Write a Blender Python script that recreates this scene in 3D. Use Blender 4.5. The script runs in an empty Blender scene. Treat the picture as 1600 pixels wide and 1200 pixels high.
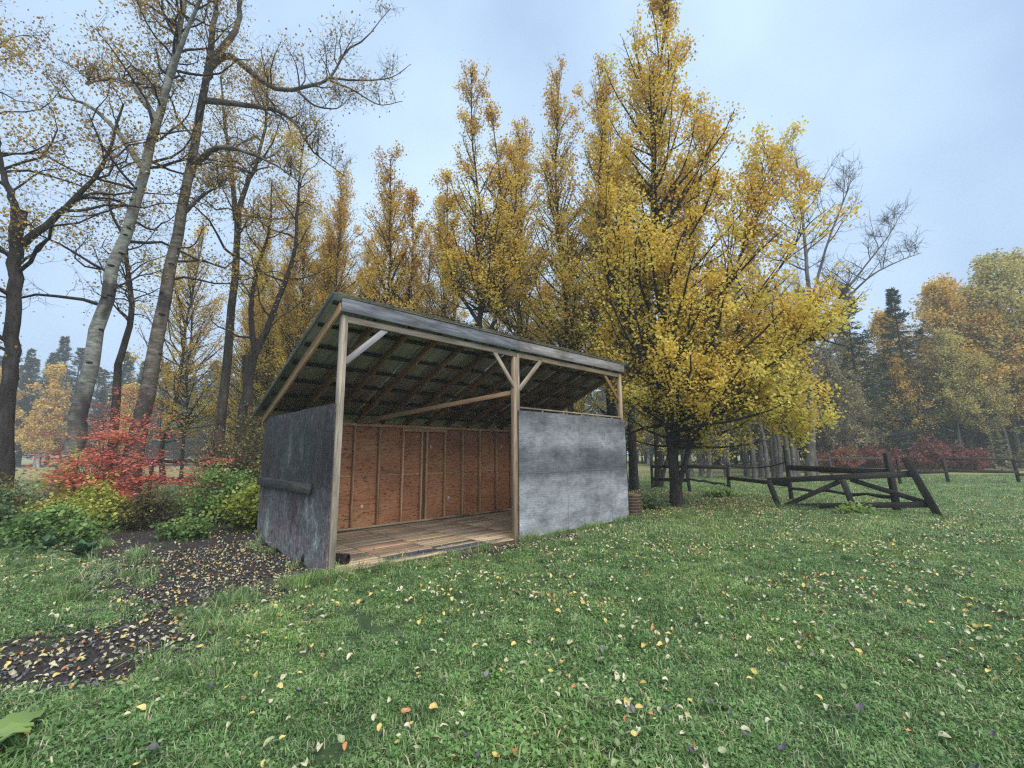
import bpy, math, random
import numpy as np
from mathutils import Vector, Matrix

sc = bpy.context.scene
rng = np.random.default_rng(11)
random.seed(11)
C = sc.collection

# ------------------------------------------------------------------ camera
cam_d = bpy.data.cameras.new('camera')
cam_d.sensor_width = 36.0
cam_d.lens = 36.0 * 699.0 / 1600.0
cam_d.clip_start = 0.05
cam_d.clip_end = 2000
cam = bpy.data.objects.new('camera', cam_d)
C.objects.link(cam)
PITCH, ROLL, EYE = 0.155, -0.006, 1.606
_r = Vector((1, 0, 0)); _u = Vector((0, -math.sin(PITCH), math.cos(PITCH))); _f = Vector((0, math.cos(PITCH), math.sin(PITCH)))
cr = _r * math.cos(ROLL) + _u * math.sin(ROLL)
cu = _u * math.cos(ROLL) - _r * math.sin(ROLL)
M = Matrix((cr, cu, -_f)).transposed().to_4x4()
M.translation = Vector((0, 0, EYE))
cam.matrix_world = M
sc.camera = cam

# ------------------------------------------------------------------ world: overcast sky
SUN_EL, SUN_AZ = math.radians(52), math.radians(150)      # azimuth clockwise from +Y: behind and right of the camera
w = bpy.data.worlds.new('World'); sc.world = w; w.use_nodes = True
nt = w.node_tree; nt.nodes.clear()
out = nt.nodes.new('ShaderNodeOutputWorld'); bg = nt.nodes.new('ShaderNodeBackground')
sky = nt.nodes.new('ShaderNodeTexSky'); sky.sky_type = 'NISHITA'; sky.sun_disc = False
sky.sun_elevation = SUN_EL; sky.sun_rotation = SUN_AZ; sky.air_density = 1.2; sky.dust_density = 2.0
tc = nt.nodes.new('ShaderNodeTexCoord')
nz = nt.nodes.new('ShaderNodeTexNoise'); nz.inputs['Scale'].default_value = 1.9; nz.inputs['Detail'].default_value = 4.0
nt.links.new(tc.outputs['Generated'], nz.inputs['Vector'])
cloud = nt.nodes.new('ShaderNodeValToRGB')
cloud.color_ramp.elements[0].position = 0.30; cloud.color_ramp.elements[0].color = (1.60, 2.20, 3.25, 1)
cloud.color_ramp.elements[1].position = 0.70; cloud.color_ramp.elements[1].color = (2.75, 3.6, 4.55, 1)
nt.links.new(nz.outputs['Fac'], cloud.inputs['Fac'])
mx = nt.nodes.new('ShaderNodeMix'); mx.data_type = 'RGBA'; mx.inputs[0].default_value = 0.93
nt.links.new(sky.outputs['Color'], mx.inputs[6]); nt.links.new(cloud.outputs['Color'], mx.inputs[7])
nt.links.new(mx.outputs[2], bg.inputs['Color'])
bg.inputs['Strength'].default_value = 0.10
nt.links.new(bg.outputs[0], out.inputs['Surface'])

sun_d = bpy.data.lights.new('sun', 'SUN'); sun_d.energy = 1.5; sun_d.angle = math.radians(60); sun_d.color = (1.0, 0.92, 0.80)
sun = bpy.data.objects.new('sun', sun_d); C.objects.link(sun)
sd = Vector((math.sin(SUN_AZ) * math.cos(SUN_EL), math.cos(SUN_AZ) * math.cos(SUN_EL), math.sin(SUN_EL)))
sun.rotation_euler = sd.to_track_quat('Z', 'Y').to_euler()

sc.view_settings.view_transform = 'Standard'
sc.view_settings.look = 'None'
sc.view_settings.gamma = 1.0
sc.view_settings.use_curve_mapping = False
sc.view_settings.exposure = 1.40
sc.render.engine = 'CYCLES'
sc.cycles.max_bounces = 6
sc.cycles.diffuse_bounces = 3
sc.cycles.glossy_bounces = 2
sc.cycles.transmission_bounces = 3
sc.cycles.volume_bounces = 1
sc.cycles.filter_width = 1.3
sc.cycles.use_denoising = False
sc.cycles.denoiser = 'OPENIMAGEDENOISE'
sc.cycles.denoising_prefilter = 'ACCURATE'

# ------------------------------------------------------------------ mesh helpers
def mesh_np(name, verts, quads=None, tris=None, smooth=False, attrs=None):
    verts = np.ascontiguousarray(verts, dtype=np.float32)
    me = bpy.data.meshes.new(name)
    me.vertices.add(len(verts)); me.vertices.foreach_set('co', verts.ravel())
    nq = 0 if quads is None else len(quads); ntr = 0 if tris is None else len(tris)
    loops = []
    if nq: loops.append(np.asarray(quads, np.int32).ravel())
    if ntr: loops.append(np.asarray(tris, np.int32).ravel())
    loops = np.concatenate(loops)
    me.loops.add(len(loops)); me.loops.foreach_set('vertex_index', loops)
    me.polygons.add(nq + ntr)
    starts = np.concatenate([np.arange(nq) * 4, nq * 4 + np.arange(ntr) * 3]).astype(np.int32)
    me.polygons.foreach_set('loop_start', starts)
    if smooth: me.polygons.foreach_set('use_smooth', np.ones(nq + ntr, bool))
    for k, a in (attrs or {}).items():
        a = np.ascontiguousarray(a, np.float32)
        if a.ndim == 1:
            at = me.attributes.new(k, 'FLOAT', 'POINT'); at.data.foreach_set('value', a)
        else:
            at = me.attributes.new(k, 'FLOAT_VECTOR', 'POINT'); at.data.foreach_set('vector', a.ravel())
    me.update(calc_edges=True)
    me.validate()
    return me

def link(name, me, mat=None, parent=None, loc=None):
    o = bpy.data.objects.new(name, me); C.objects.link(o)
    if mat is not None and me is not None and len(me.materials) == 0: me.materials.append(mat)
    if parent is not None: o.parent = parent
    if loc is not None: o.location = loc
    return o

def tag(o, label=None, cat=None, group=None, kind=None):
    if label: o['label'] = label
    if cat: o['category'] = cat
    if group: o['group'] = group
    if kind: o['kind'] = kind
    return o

def thing(name, label, cat, loc=(0, 0, 0), rz=0.0, group=None):
    o = bpy.data.objects.new(name, None); C.objects.link(o); o.empty_display_size = 0.2
    o.location = loc; o.rotation_euler = (0, 0, rz)
    return tag(o, label, cat, group)

def copy_tree(o, label, loc, rz, s, group=None, sz=None):
    r = o.copy(); C.objects.link(r); r.location = loc; r.rotation_euler = (0, 0, rz); r.scale = (s, s, sz or s)
    r['label'] = label
    if group: r['group'] = group
    for ch in list(o.children):
        c = ch.copy(); C.objects.link(c); c.parent = r
    return r

class Bag:
    """collects vertex/face arrays into one mesh"""
    def __init__(s): s.v = []; s.q = []; s.t = []; s.n = 0; s.a = []
    def add(s, v, q=None, t=None, a=None):
        v = np.asarray(v, float).reshape(-1, 3)
        s.v.append(v)
        if q is not None and len(q): s.q.append(np.asarray(q) + s.n)
        if t is not None and len(t): s.t.append(np.asarray(t) + s.n)
        s.a.append(np.zeros(len(v)) if a is None else np.broadcast_to(np.asarray(a, float), (len(v),)))
        s.n += len(v)
    def mesh(s, name, smooth=False, attr=None):
        return mesh_np(name, np.concatenate(s.v), np.concatenate(s.q) if s.q else None,
                       np.concatenate(s.t) if s.t else None, smooth,
                       {attr: np.concatenate(s.a)} if attr else None)

_S = np.array([[x, y, z] for x in (-1, 1) for y in (-1, 1) for z in (-1, 1)], float)
def _cham_faces():
    q = []; t = []
    cid = {tuple(c): i for i, c in enumerate(_S.astype(int))}
    for ax in range(3):
        b, c = (ax + 1) % 3, (ax + 2) % 3
        for s in (-1, 1):
            f = []
            for sb, scc in ((-1, -1), (1, -1), (1, 1), (-1, 1)):
                k = [0, 0, 0]; k[ax] = s; k[b] = sb; k[c] = scc
                f.append(cid[tuple(k)] * 3 + ax)
            q.append(f)
        for sb in (-1, 1):
            for scc in (-1, 1):
                k0 = [0, 0, 0]; k0[ax] = -1; k0[b] = sb; k0[c] = scc
                k1 = list(k0); k1[ax] = 1
                i0, i1 = cid[tuple(k0)], cid[tuple(k1)]
                q.append([i0 * 3 + b, i1 * 3 + b, i1 * 3 + c, i0 * 3 + c])
    for i in range(8): t.append([i * 3, i * 3 + 1, i * 3 + 2])
    v = np.zeros((24, 3))
    for i in range(8):
        for ax in range(3):
            v[i * 3 + ax] = _S[i] * 0.9; v[i * 3 + ax, ax] = _S[i, ax]
    def fix(F):
        o = []
        for f in F:
            n = np.cross(v[f[1]] - v[f[0]], v[f[2]] - v[f[0]])
            o.append(f if n @ v[f].mean(0) > 0 else f[::-1])
        return np.array(o)
    return fix(q), fix(t)
CQ, CT = _cham_faces()

def board_mesh(name, p0, p1, width, thick, up=(0, 0, 1), cham=0.004, wob=0.0):
    """a board from p0 to p1; width is measured along 'up', thickness across. Carries the grain coordinate 'gco'."""
    p0 = np.array(p0, float); p1 = np.array(p1, float)
    L = np.linalg.norm(p1 - p0); d = (p1 - p0) / L
    up = np.array(up, float); up = up - d * (up @ d); up /= np.linalg.norm(up)
    sd_ = np.cross(d, up)
    hs = np.array([L / 2, width / 2, thick / 2])
    ch = min(cham, thick * 0.3)
    v = np.zeros((24, 3))
    for i in range(8):
        for ax in range(3):
            k = _S[i] * (hs - ch); k[ax] = _S[i, ax] * hs[ax]; v[i * 3 + ax] = k
    g = v + rng.uniform(-20, 20, 3)
    if wob:
        v = v.copy(); v[:, 1:] += rng.normal(0, wob, (8, 2)).repeat(3, 0)
    W = (p0 + p1) / 2 + v[:, :1] * d + v[:, 1:2] * up + v[:, 2:] * sd_
    return mesh_np(name, W, CQ, CT, False, {'gco': g})

def board(name, p0, p1, width, thick, mat, parent, up=(0, 0, 1), cham=0.004, wob=0.0, label=None):
    o = link(name, board_mesh(name, p0, p1, width, thick, up, cham, wob), mat, parent)
    if label: o['label'] = label
    return o

def tubes(P, R, sides):
    P = np.asarray(P, float); R = np.asarray(R, float)
    n, k, _ = P.shape
    T = np.gradient(P, axis=1); T /= np.linalg.norm(T, axis=2, keepdims=True) + 1e-9
    ref = np.where(np.abs(T[:, :1, 2:3]) < 0.8, np.array([0, 0, 1.0]), np.array([1.0, 0, 0]))
    ref = np.broadcast_to(ref, P.shape)
    A = np.cross(T, ref); A /= np.linalg.norm(A, axis=2, keepdims=True) + 1e-9
    B = np.cross(T, A)
    th = np.arange(sides) * 2 * math.pi / sides
    V = P[:, :, None] + R[:, :, None, None] * (A[:, :, None] * np.cos(th)[None, None, :, None] + B[:, :, None] * np.sin(th)[None, None, :, None])
    idx = np.arange(n * k * sides).reshape(n, k, sides)
    a = idx[:, :-1]; b = idx[:, 1:]
    q = np.stack([a, np.roll(a, -1, 2), np.roll(b, -1, 2), b], -1).reshape(-1, 4)
    return V.reshape(-1, 3), q

def smooth_line(pts, m):
    """Catmull-Rom through pts, m points in all"""
    P = np.array(pts, float)
    if len(P) == 2: P = np.stack([P[0], P.mean(0), P[1]])
    Q = np.concatenate([[2 * P[0] - P[1]], P, [2 * P[-1] - P[-2]]])
    t = np.linspace(0, len(P) - 1 - 1e-6, m); i = t.astype(int); f = (t - i)[:, None]
    a, b, c, d = Q[i], Q[i + 1], Q[i + 2], Q[i + 3]
    return 0.5 * (2 * b + (c - a) * f + (2 * a - 5 * b + 4 * c - d) * f ** 2 + (3 * b - a - 3 * c + d) * f ** 3)

def grow(base, dirs, L, k, up, wob, rg):
    n = len(base); P = np.zeros((n, k, 3)); P[:, 0] = base
    d = dirs / (np.linalg.norm(dirs, axis=1, keepdims=True) + 1e-9)
    up = np.broadcast_to(np.asarray(up, float), (n,))
    for i in range(1, k):
        d = d + rg.normal(0, wob, (n, 3)); d[:, 2] += up / (k - 1)
        d /= np.linalg.norm(d, axis=1, keepdims=True) + 1e-9
        P[:, i] = P[:, i - 1] + d * (L / (k - 1))[:, None]
    return P

def along(P, i, s):
    """points and tangents at parameter s (0..1) of polylines P[i]"""
    k = P.shape[1]; x = np.clip(s, 0, 0.9999) * (k - 1); j = x.astype(int); f = (x - j)[:, None]
    a, b = P[i, j], P[i, j + 1]
    t = b - a
    return a + t * f, t / (np.linalg.norm(t, axis=1, keepdims=True) + 1e-9)

def rand_dirs(n, rg):
    v = rg.normal(size=(n, 3)); return v / np.linalg.norm(v, axis=1, keepdims=True)

def leaf_quads(pos, size, rg, flat=0.0, aspect=0.8, hang=0.0):
    n = len(pos)
    N = rand_dirs(n, rg); N[:, 2] = np.abs(N[:, 2]) + flat; N /= np.linalg.norm(N, axis=1, keepdims=True)
    a = rand_dirs(n, rg); a[:, 2] -= hang
    a -= N * (a * N).sum(1, keepdims=True); a /= np.linalg.norm(a, axis=1, keepdims=True) + 1e-9
    b = np.cross(N, a); s = np.asarray(size).reshape(-1, 1)
    v = np.stack([pos - a * s * .5, pos + b * s * .5 * aspect + N * s * .12, pos + a * s * .5, pos - b * s * .5 * aspect + N * s * .12], 1).reshape(-1, 3)
    return v, np.arange(n * 4).reshape(n, 4)

def fnoise(x, y, seed=0, f=1.0):
    r = np.random.default_rng(seed); o = np.zeros_like(x, dtype=float); A = 0
    for k in range(9):
        ang = r.uniform(0, 2 * math.pi); fr = f * 1.45 ** (k * 0.9) * r.uniform(.7, 1.3); ph = r.uniform(0, 6.28); am = 0.8 ** k
        o += am * np.sin((x * math.cos(ang) + y * math.sin(ang)) * fr + ph + 1.3 * np.sin((y * math.cos(ang) - x * math.sin(ang)) * fr * .7 + ph * 2)); A += am * .6
    return o / A

# ------------------------------------------------------------------ materials
def new_mat(name):
    m = bpy.data.materials.new(name); m.use_nodes = True
    n = m.node_tree; n.nodes.clear()
    o = n.nodes.new('ShaderNodeOutputMaterial'); p = n.nodes.new('ShaderNodeBsdfPrincipled')
    n.links.new(p.outputs[0], o.inputs['Surface'])
    p.inputs['Specular IOR Level'].default_value = 0.3
    return m, n, p, o

def ramp(n, stops, fac=None):
    r = n.nodes.new('ShaderNodeValToRGB'); e = r.color_ramp.elements
    while len(e) < len(stops): e.new(0.5)
    for el, (pos, col) in zip(e, stops): el.position = pos; el.color = tuple(col) + (1,) if len(col) == 3 else col
    if fac is not None: n.links.new(fac, r.inputs['Fac'])
    return r

def noise(n, vec, scale, detail=4, rough=0.55, mapscale=None, dist=0.0, loc=None):
    if mapscale or loc:
        mp = n.nodes.new('ShaderNodeMapping')
        if mapscale: mp.inputs['Scale'].default_value = mapscale
        if loc: mp.inputs['Location'].default_value = loc
        n.links.new(vec, mp.inputs['Vector']); vec = mp.outputs[0]
    t = n.nodes.new('ShaderNodeTexNoise'); t.inputs['Scale'].default_value = scale; t.inputs['Detail'].default_value = detail
    t.inputs['Roughness'].default_value = rough; t.inputs['Distortion'].default_value = dist
    n.links.new(vec, t.inputs['Vector']); return t

def mixc(n, fac, a, b, blend='MIX'):
    m = n.nodes.new('ShaderNodeMix'); m.data_type = 'RGBA'; m.blend_type = blend
    for sock, v in ((m.inputs[0], fac), (m.inputs[6], a), (m.inputs[7], b)):
        if isinstance(v, (int, float)): sock.default_value = v
        elif isinstance(v, (tuple, list)): sock.default_value = tuple(v) + (1,) if len(v) == 3 else v
        else: n.links.new(v, sock)
    return m.outputs[2]

def bump(n, p, h, strength=0.4, dist=0.01):
    b = n.nodes.new('ShaderNodeBump'); b.inputs['Strength'].default_value = strength; b.inputs['Distance'].default_value = dist
    n.links.new(h, b.inputs['Height']); n.links.new(b.outputs[0], p.inputs['Normal'])

def attr(n, name, typ='GEOMETRY'):
    a = n.nodes.new('ShaderNodeAttribute'); a.attribute_name = name; a.attribute_type = typ; return a

def wood(name, dark, light, stain=(0.05, 0.045, 0.04), stain_amt=0.35, rough=0.85):
    m, n, p, o = new_mat(name)
    g = attr(n, 'gco').outputs['Vector']
    oi = n.nodes.new('ShaderNodeObjectInfo')
    a = noise(n, g, 1.0, 5, 0.6, (1.2, 16, 16), 0.6)
    b = noise(n, g, 1.0, 3, 0.6, (4, 90, 90))
    c = noise(n, g, 1.0, 4, 0.6, (1.1, 4, 4))
    fac = n.nodes.new('ShaderNodeMath'); fac.operation = 'MULTIPLY_ADD'; fac.inputs[1].default_value = 0.6
    n.links.new(a.outputs['Fac'], fac.inputs[0])
    hb = n.nodes.new('ShaderNodeMath'); hb.operation = 'MULTIPLY'; hb.inputs[1].default_value = 0.4
    n.links.new(b.outputs['Fac'], hb.inputs[0]); n.links.new(hb.outputs[0], fac.inputs[2])
    col = ramp(n, [(0.40, dark), (0.60, light)], fac.outputs[0]).outputs[0]
    ck = noise(n, g, 1.0, 3, 0.6, (1.3, 70, 70), 0.3, (7, 3, 5))
    ckr = ramp(n, [(0.30, (0.25, 0.22, 0.2)), (0.37, (1, 1, 1))], ck.outputs['Fac'])
    col = mixc(n, 0.8, col, ckr.outputs[0], 'MULTIPLY')
    st = ramp(n, [(0.48, (0, 0, 0)), (0.72, (stain_amt * 2,) * 3)], c.outputs['Fac'])
    col = mixc(n, st.outputs[0], col, stain)
    vor = n.nodes.new('ShaderNodeTexVoronoi'); vor.inputs['Scale'].default_value = 1.0
    mp = n.nodes.new('ShaderNodeMapping'); mp.inputs['Scale'].default_value = (1.6, 9, 9); n.links.new(g, mp.inputs[0]); n.links.new(mp.outputs[0], vor.inputs['Vector'])
    kn = ramp(n, [(0.05, (1, 1, 1)), (0.14, (0, 0, 0))], vor.outputs['Distance'])
    km = n.nodes.new('ShaderNodeMath'); km.operation = 'MULTIPLY'; km.inputs[1].default_value = 0.7; n.links.new(kn.outputs[0], km.inputs[0])
    col = mixc(n, km.outputs[0], col, tuple(x * .35 for x in dark))
    hsv = n.nodes.new('ShaderNodeHueSaturation'); n.links.new(col, hsv.inputs['Color'])
    mr = n.nodes.new('ShaderNodeMapRange'); mr.inputs[3].default_value = 0.72; mr.inputs[4].default_value = 1.25
    n.links.new(oi.outputs['Random'], mr.inputs[0]); n.links.new(mr.outputs[0], hsv.inputs['Value'])
    n.links.new(hsv.outputs[0], p.inputs['Base Color']); p.inputs['Roughness'].default_value = rough
    bump(n, p, fac.outputs[0], 0.5, 0.004)
    return m

W_post = wood('weathered_post_wood', (0.20, 0.165, 0.13), (0.44, 0.38, 0.31), stain_amt=0.25)
W_beam = wood('weathered_beam_wood', (0.22, 0.16, 0.11), (0.42, 0.32, 0.22), stain_amt=0.2)
W_brace = wood('pale_brace_wood', (0.26, 0.25, 0.27), (0.46, 0.45, 0.47), stain_amt=0.1)
W_raft = wood('brown_rafter_wood', (0.13, 0.072, 0.037), (0.28, 0.16, 0.085), stain_amt=0.3)
W_stud = wood('tan_stud_wood', (0.36, 0.215, 0.12), (0.58, 0.38, 0.225), stain_amt=0.15)
W_fasg = wood('grey_fascia_wood', (0.10, 0.11, 0.135), (0.25, 0.265, 0.30), stain_amt=0.4)
W_fasl = wood('pale_fascia_wood', (0.17, 0.165, 0.17), (0.40, 0.38, 0.37), stain_amt=0.35)
W_fence = wood('blackened_fence_wood', (0.011, 0.011, 0.011), (0.042, 0.040, 0.038), stain_amt=0.3)
W_far = wood('grey_fence_wood', (0.03, 0.028, 0.027), (0.10, 0.09, 0.085), stain_amt=0.3)
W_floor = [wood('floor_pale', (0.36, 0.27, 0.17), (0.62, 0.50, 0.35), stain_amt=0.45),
           wood('floor_tan', (0.28, 0.20, 0.13), (0.50, 0.38, 0.26), stain_amt=0.4),
           wood('floor_grey', (0.20, 0.155, 0.115), (0.36, 0.29, 0.22), stain_amt=0.3),
           wood('floor_red', (0.34, 0.20, 0.14), (0.54, 0.35, 0.25), stain_amt=0.3),
           wood('floor_char', (0.045, 0.045, 0.055), (0.13, 0.13, 0.15), stain_amt=0.3),
           wood('floor_yellow', (0.34, 0.28, 0.15), (0.56, 0.47, 0.26), stain_amt=0.3)]

def ply(name, kind):
    m, n, p, o = new_mat(name)
    g = attr(n, 'gco').outputs['Vector']
    tcn = n.nodes.new('ShaderNodeTexCoord'); ob = tcn.outputs['Object']
    fine = noise(n, g, 1.0, 5, 0.7, (2.2, 38, 8) if kind != 'grey' else (7, 13, 8))
    blot = noise(n, ob, 1.0, 10, 0.8, (2.6, 2.6, 4.2), 1.2)
    grit = noise(n, ob, 34, 5, 0.8, (1, 1, 1.4))
    big = noise(n, ob, 1.0, 5, 0.6, (0.9, 0.9, 1.9) if kind != 'dark' else (1.8, 1.8, 0.9))
    wv = n.nodes.new('ShaderNodeTexWave'); wv.wave_type = 'BANDS'; wv.bands_direction = 'Y'; wv.inputs['Scale'].default_value = 3.2
    wv.inputs['Distortion'].default_value = 9.0; wv.inputs['Detail'].default_value = 3.0; wv.inputs['Detail Scale'].default_value = 0.9
    mp = n.nodes.new('ShaderNodeMapping'); mp.inputs['Scale'].default_value = (0.55, 2.3, 1); n.links.new(g, mp.inputs[0]); n.links.new(mp.outputs[0], wv.inputs['Vector'])
    oi = n.nodes.new('ShaderNodeObjectInfo')
    if kind == 'grey':
        c1 = ramp(n, [(0.32, (0.095, 0.105, 0.118)), (0.46, (0.20, 0.213, 0.232)), (0.60, (0.27, 0.287, 0.315)), (0.74, (0.38, 0.40, 0.43))], big.outputs['Fac']).outputs[0]
        sp = n.nodes.new('ShaderNodeSeparateXYZ'); n.links.new(ob, sp.inputs[0])
        zz = n.nodes.new('ShaderNodeMath'); zz.operation = 'MULTIPLY_ADD'; zz.inputs[1].default_value = 0.35; n.links.new(big.outputs['Fac'], zz.inputs[0]); n.links.new(sp.outputs['Z'], zz.inputs[2])
        mr = n.nodes.new('ShaderNodeMapRange'); mr.inputs[1].default_value = 0.0; mr.inputs[2].default_value = 2.7; n.links.new(zz.outputs[0], mr.inputs[0])
        band = ramp(n, [(0.0, (1.35, 1.35, 1.35)), (0.38, (1.15, 1.15, 1.15)), (0.47, (0.95, .95, .95)), (0.53, (0.38, 0.39, 0.40)), (0.66, (0.48, 0.49, 0.50)), (0.76, (0.85, 0.85, 0.85)), (1.0, (0.6, 0.58, 0.58))], mr.outputs[0]).outputs[0]
        c1 = mixc(n, 1.0, c1, band, 'MULTIPLY')
        wr = ramp(n, [(0.35, (0.74, 0.74, 0.75)), (0.6, (1.12, 1.12, 1.12))], wv.outputs['Fac']).outputs[0]
        c1 = mixc(n, 0.4, c1, wr, 'MULTIPLY')
        fr = ramp(n, [(0.34, (0.6, 0.6, 0.62)), (0.56, (1.1, 1.1, 1.1))], fine.outputs['Fac']).outputs[0]
        col = mixc(n, 0.4, c1, fr, 'MULTIPLY')
        br_ = ramp(n, [(0.34, (0.58, 0.61, 0.64)), (0.47, (0.95, 0.95, 0.95)), (0.5, (1.08, 1.08, 1.08)), (0.64, (1.28, 1.27, 1.27))], blot.outputs['Fac']).outputs[0]
        col = mixc(n, 0.85, col, br_, 'MULTIPLY')
        gr_ = ramp(n, [(0.34, (0.5, 0.5, 0.5)), (0.46, (1, 1, 1)), (0.66, (1.3, 1.3, 1.3))], grit.outputs['Fac']).outputs[0]
        col = mixc(n, 0.7, col, gr_, 'MULTIPLY')
    elif kind == 'dark':
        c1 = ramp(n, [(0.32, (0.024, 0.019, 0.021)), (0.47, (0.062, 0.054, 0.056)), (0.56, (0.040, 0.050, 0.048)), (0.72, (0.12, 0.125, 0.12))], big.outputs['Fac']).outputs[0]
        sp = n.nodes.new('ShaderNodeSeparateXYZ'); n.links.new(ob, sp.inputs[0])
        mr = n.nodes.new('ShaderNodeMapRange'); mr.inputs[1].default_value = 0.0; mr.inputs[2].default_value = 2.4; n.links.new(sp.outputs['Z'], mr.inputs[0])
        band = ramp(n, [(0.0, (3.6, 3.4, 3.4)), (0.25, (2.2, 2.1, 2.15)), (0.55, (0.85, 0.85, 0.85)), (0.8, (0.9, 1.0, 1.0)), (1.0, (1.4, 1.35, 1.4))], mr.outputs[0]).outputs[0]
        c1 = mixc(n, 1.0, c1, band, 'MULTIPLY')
        fr = ramp(n, [(0.30, (0.4, 0.4, 0.4)), (0.5, (1.0, 1.0, 1.0)), (0.72, (1.9, 1.85, 1.85))], fine.outputs['Fac']).outputs[0]
        col = mixc(n, 0.75, c1, fr, 'MULTIPLY')
        cr_ = noise(n, ob, 26, 5, 0.75, (1, 1, .6))
        crr = ramp(n, [(0.36, (0.35, 0.34, 0.34)), (0.5, (0.95, 0.95, 0.95)), (0.62, (1.5, 1.5, 1.48)), (0.72, (3.2, 3.1, 3.0))], cr_.outputs['Fac']).outputs[0]
        col = mixc(n, 0.85, col, crr, 'MULTIPLY')
        br_ = ramp(n, [(0.36, (0.6, 0.6, 0.6)), (0.55, (1.05, 1.05, 1.05)), (0.68, (1.8, 1.85, 1.85))], blot.outputs['Fac']).outputs[0]
        col = mixc(n, 0.9, col, br_, 'MULTIPLY')
    else:
        c1 = ramp(n, [(0.30, (0.25, 0.125, 0.065)), (0.5, (0.38, 0.17, 0.09)), (0.7, (0.43, 0.235, 0.125))], big.outputs['Fac']).outputs[0]
        sk = noise(n, g, 1.0, 3, 0.7, (9, 26, 9))
        skr = ramp(n, [(0.36, (0.16, 0.14, 0.13)), (0.46, (1, 1, 1))], sk.outputs['Fac']).outputs[0]
        c1 = mixc(n, 0.85, c1, skr, 'MULTIPLY')
        fr = ramp(n, [(0.3, (0.65, 0.65, 0.65)), (0.6, (1.1, 1.1, 1.1))], fine.outputs['Fac']).outputs[0]
        col = mixc(n, 0.8, c1, fr, 'MULTIPLY')
    hsv = n.nodes.new('ShaderNodeHueSaturation'); n.links.new(col, hsv.inputs['Color'])
    mr2 = n.nodes.new('ShaderNodeMapRange'); mr2.inputs[3].default_value = 0.85; mr2.inputs[4].default_value = 1.15
    n.links.new(oi.outputs['Random'], mr2.inputs[0]); n.links.new(mr2.outputs[0], hsv.inputs['Value'])
    n.links.new(hsv.outputs[0], p.inputs['Base Color']); p.inputs['Roughness'].default_value = 0.75
    bump(n, p, fine.outputs['Fac'], 0.5, 0.004)
    return m
PLY_G = ply('weathered_grey_plywood', 'grey'); PLY_D = ply('stained_dark_plywood', 'dark'); PLY_R = ply('red_brown_plywood', 'red')

def leaf_mat(name, stops, trans=0.42, rough=0.5):
    m, n, p, o = new_mat(name)
    t = attr(n, 'tone')
    r = ramp(n, stops, t.outputs['Fac'])
    n.links.new(r.outputs[0], p.inputs['Base Color']); p.inputs['Roughness'].default_value = rough
    tr = n.nodes.new('ShaderNodeBsdfTranslucent'); n.links.new(r.outputs[0], tr.inputs['Color'])
    ms = n.nodes.new('ShaderNodeMixShader'); ms.inputs[0].default_value = trans
    n.links.new(p.outputs[0], ms.inputs[1]); n.links.new(tr.outputs[0], ms.inputs[2]); n.links.new(ms.outputs[0], o.inputs['Surface'])
    return m
GOLD = [(0.0, (0.52, 0.28, 0.09)), (0.3, (0.70, 0.44, 0.085)), (0.55, (0.82, 0.60, 0.10)), (0.8, (0.88, 0.72, 0.16)), (1.0, (0.76, 0.70, 0.18))]
L_gold = leaf_mat('golden_leaves', GOLD, 0.5)
L_bronze = leaf_mat('bronze_leaves', [(0, (0.34, 0.18, 0.055)), (0.5, (0.56, 0.36, 0.08)), (1, (0.62, 0.48, 0.14))])
L_pale = leaf_mat('pale_olive_leaves', [(0, (0.16, 0.12, 0.07)), (0.5, (0.36, 0.30, 0.15)), (1, (0.48, 0.46, 0.28))])
L_fargold = leaf_mat('muted_gold_leaves', [(0, (0.54, 0.29, 0.08)), (0.5, (0.76, 0.52, 0.12)), (1, (0.72, 0.62, 0.20))])
L_fargreen = leaf_mat('muted_green_leaves', [(0, (0.34, 0.30, 0.11)), (0.5, (0.58, 0.53, 0.18)), (1, (0.72, 0.62, 0.24))])
L_red = leaf_mat('red_leaves', [(0, (0.46, 0.09, 0.07)), (0.5, (0.76, 0.22, 0.16)), (0.85, (0.84, 0.36, 0.27)), (1, (0.72, 0.36, 0.09))])
L_maroon = leaf_mat('maroon_leaves', [(0, (0.12, 0.035, 0.035)), (0.6, (0.27, 0.085, 0.075)), (1, (0.34, 0.18, 0.10))])
L_green = leaf_mat('green_bush_leaves', [(0, (0.06, 0.11, 0.04)), (0.6, (0.18, 0.32, 0.09)), (1, (0.36, 0.48, 0.15))])
L_lime = leaf_mat('yellow_green_leaves', [(0, (0.14, 0.17, 0.035)), (0.5, (0.40, 0.47, 0.09)), (1, (0.60, 0.60, 0.16))])
L_olive = leaf_mat('olive_brown_leaves', [(0, (0.07, 0.055, 0.03)), (0.6, (0.17, 0.15, 0.06)), (1, (0.34, 0.29, 0.09))])
L_weed = leaf_mat('dark_weed_leaves', [(0, (0.04, 0.08, 0.04)), (0.6, (0.11, 0.19, 0.085)), (1, (0.30, 0.38, 0.17))])
L_needle = leaf_mat('conifer_needles', [(0, (0.020, 0.036, 0.026)), (0.6, (0.042, 0.068, 0.044)), (1, (0.09, 0.12, 0.07))], 0.1)
L_ygneedle = leaf_mat('yellowing_needles', [(0, (0.11, 0.12, 0.05)), (0.6, (0.25, 0.25, 0.11)), (1, (0.42, 0.36, 0.16))], 0.15)

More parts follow.
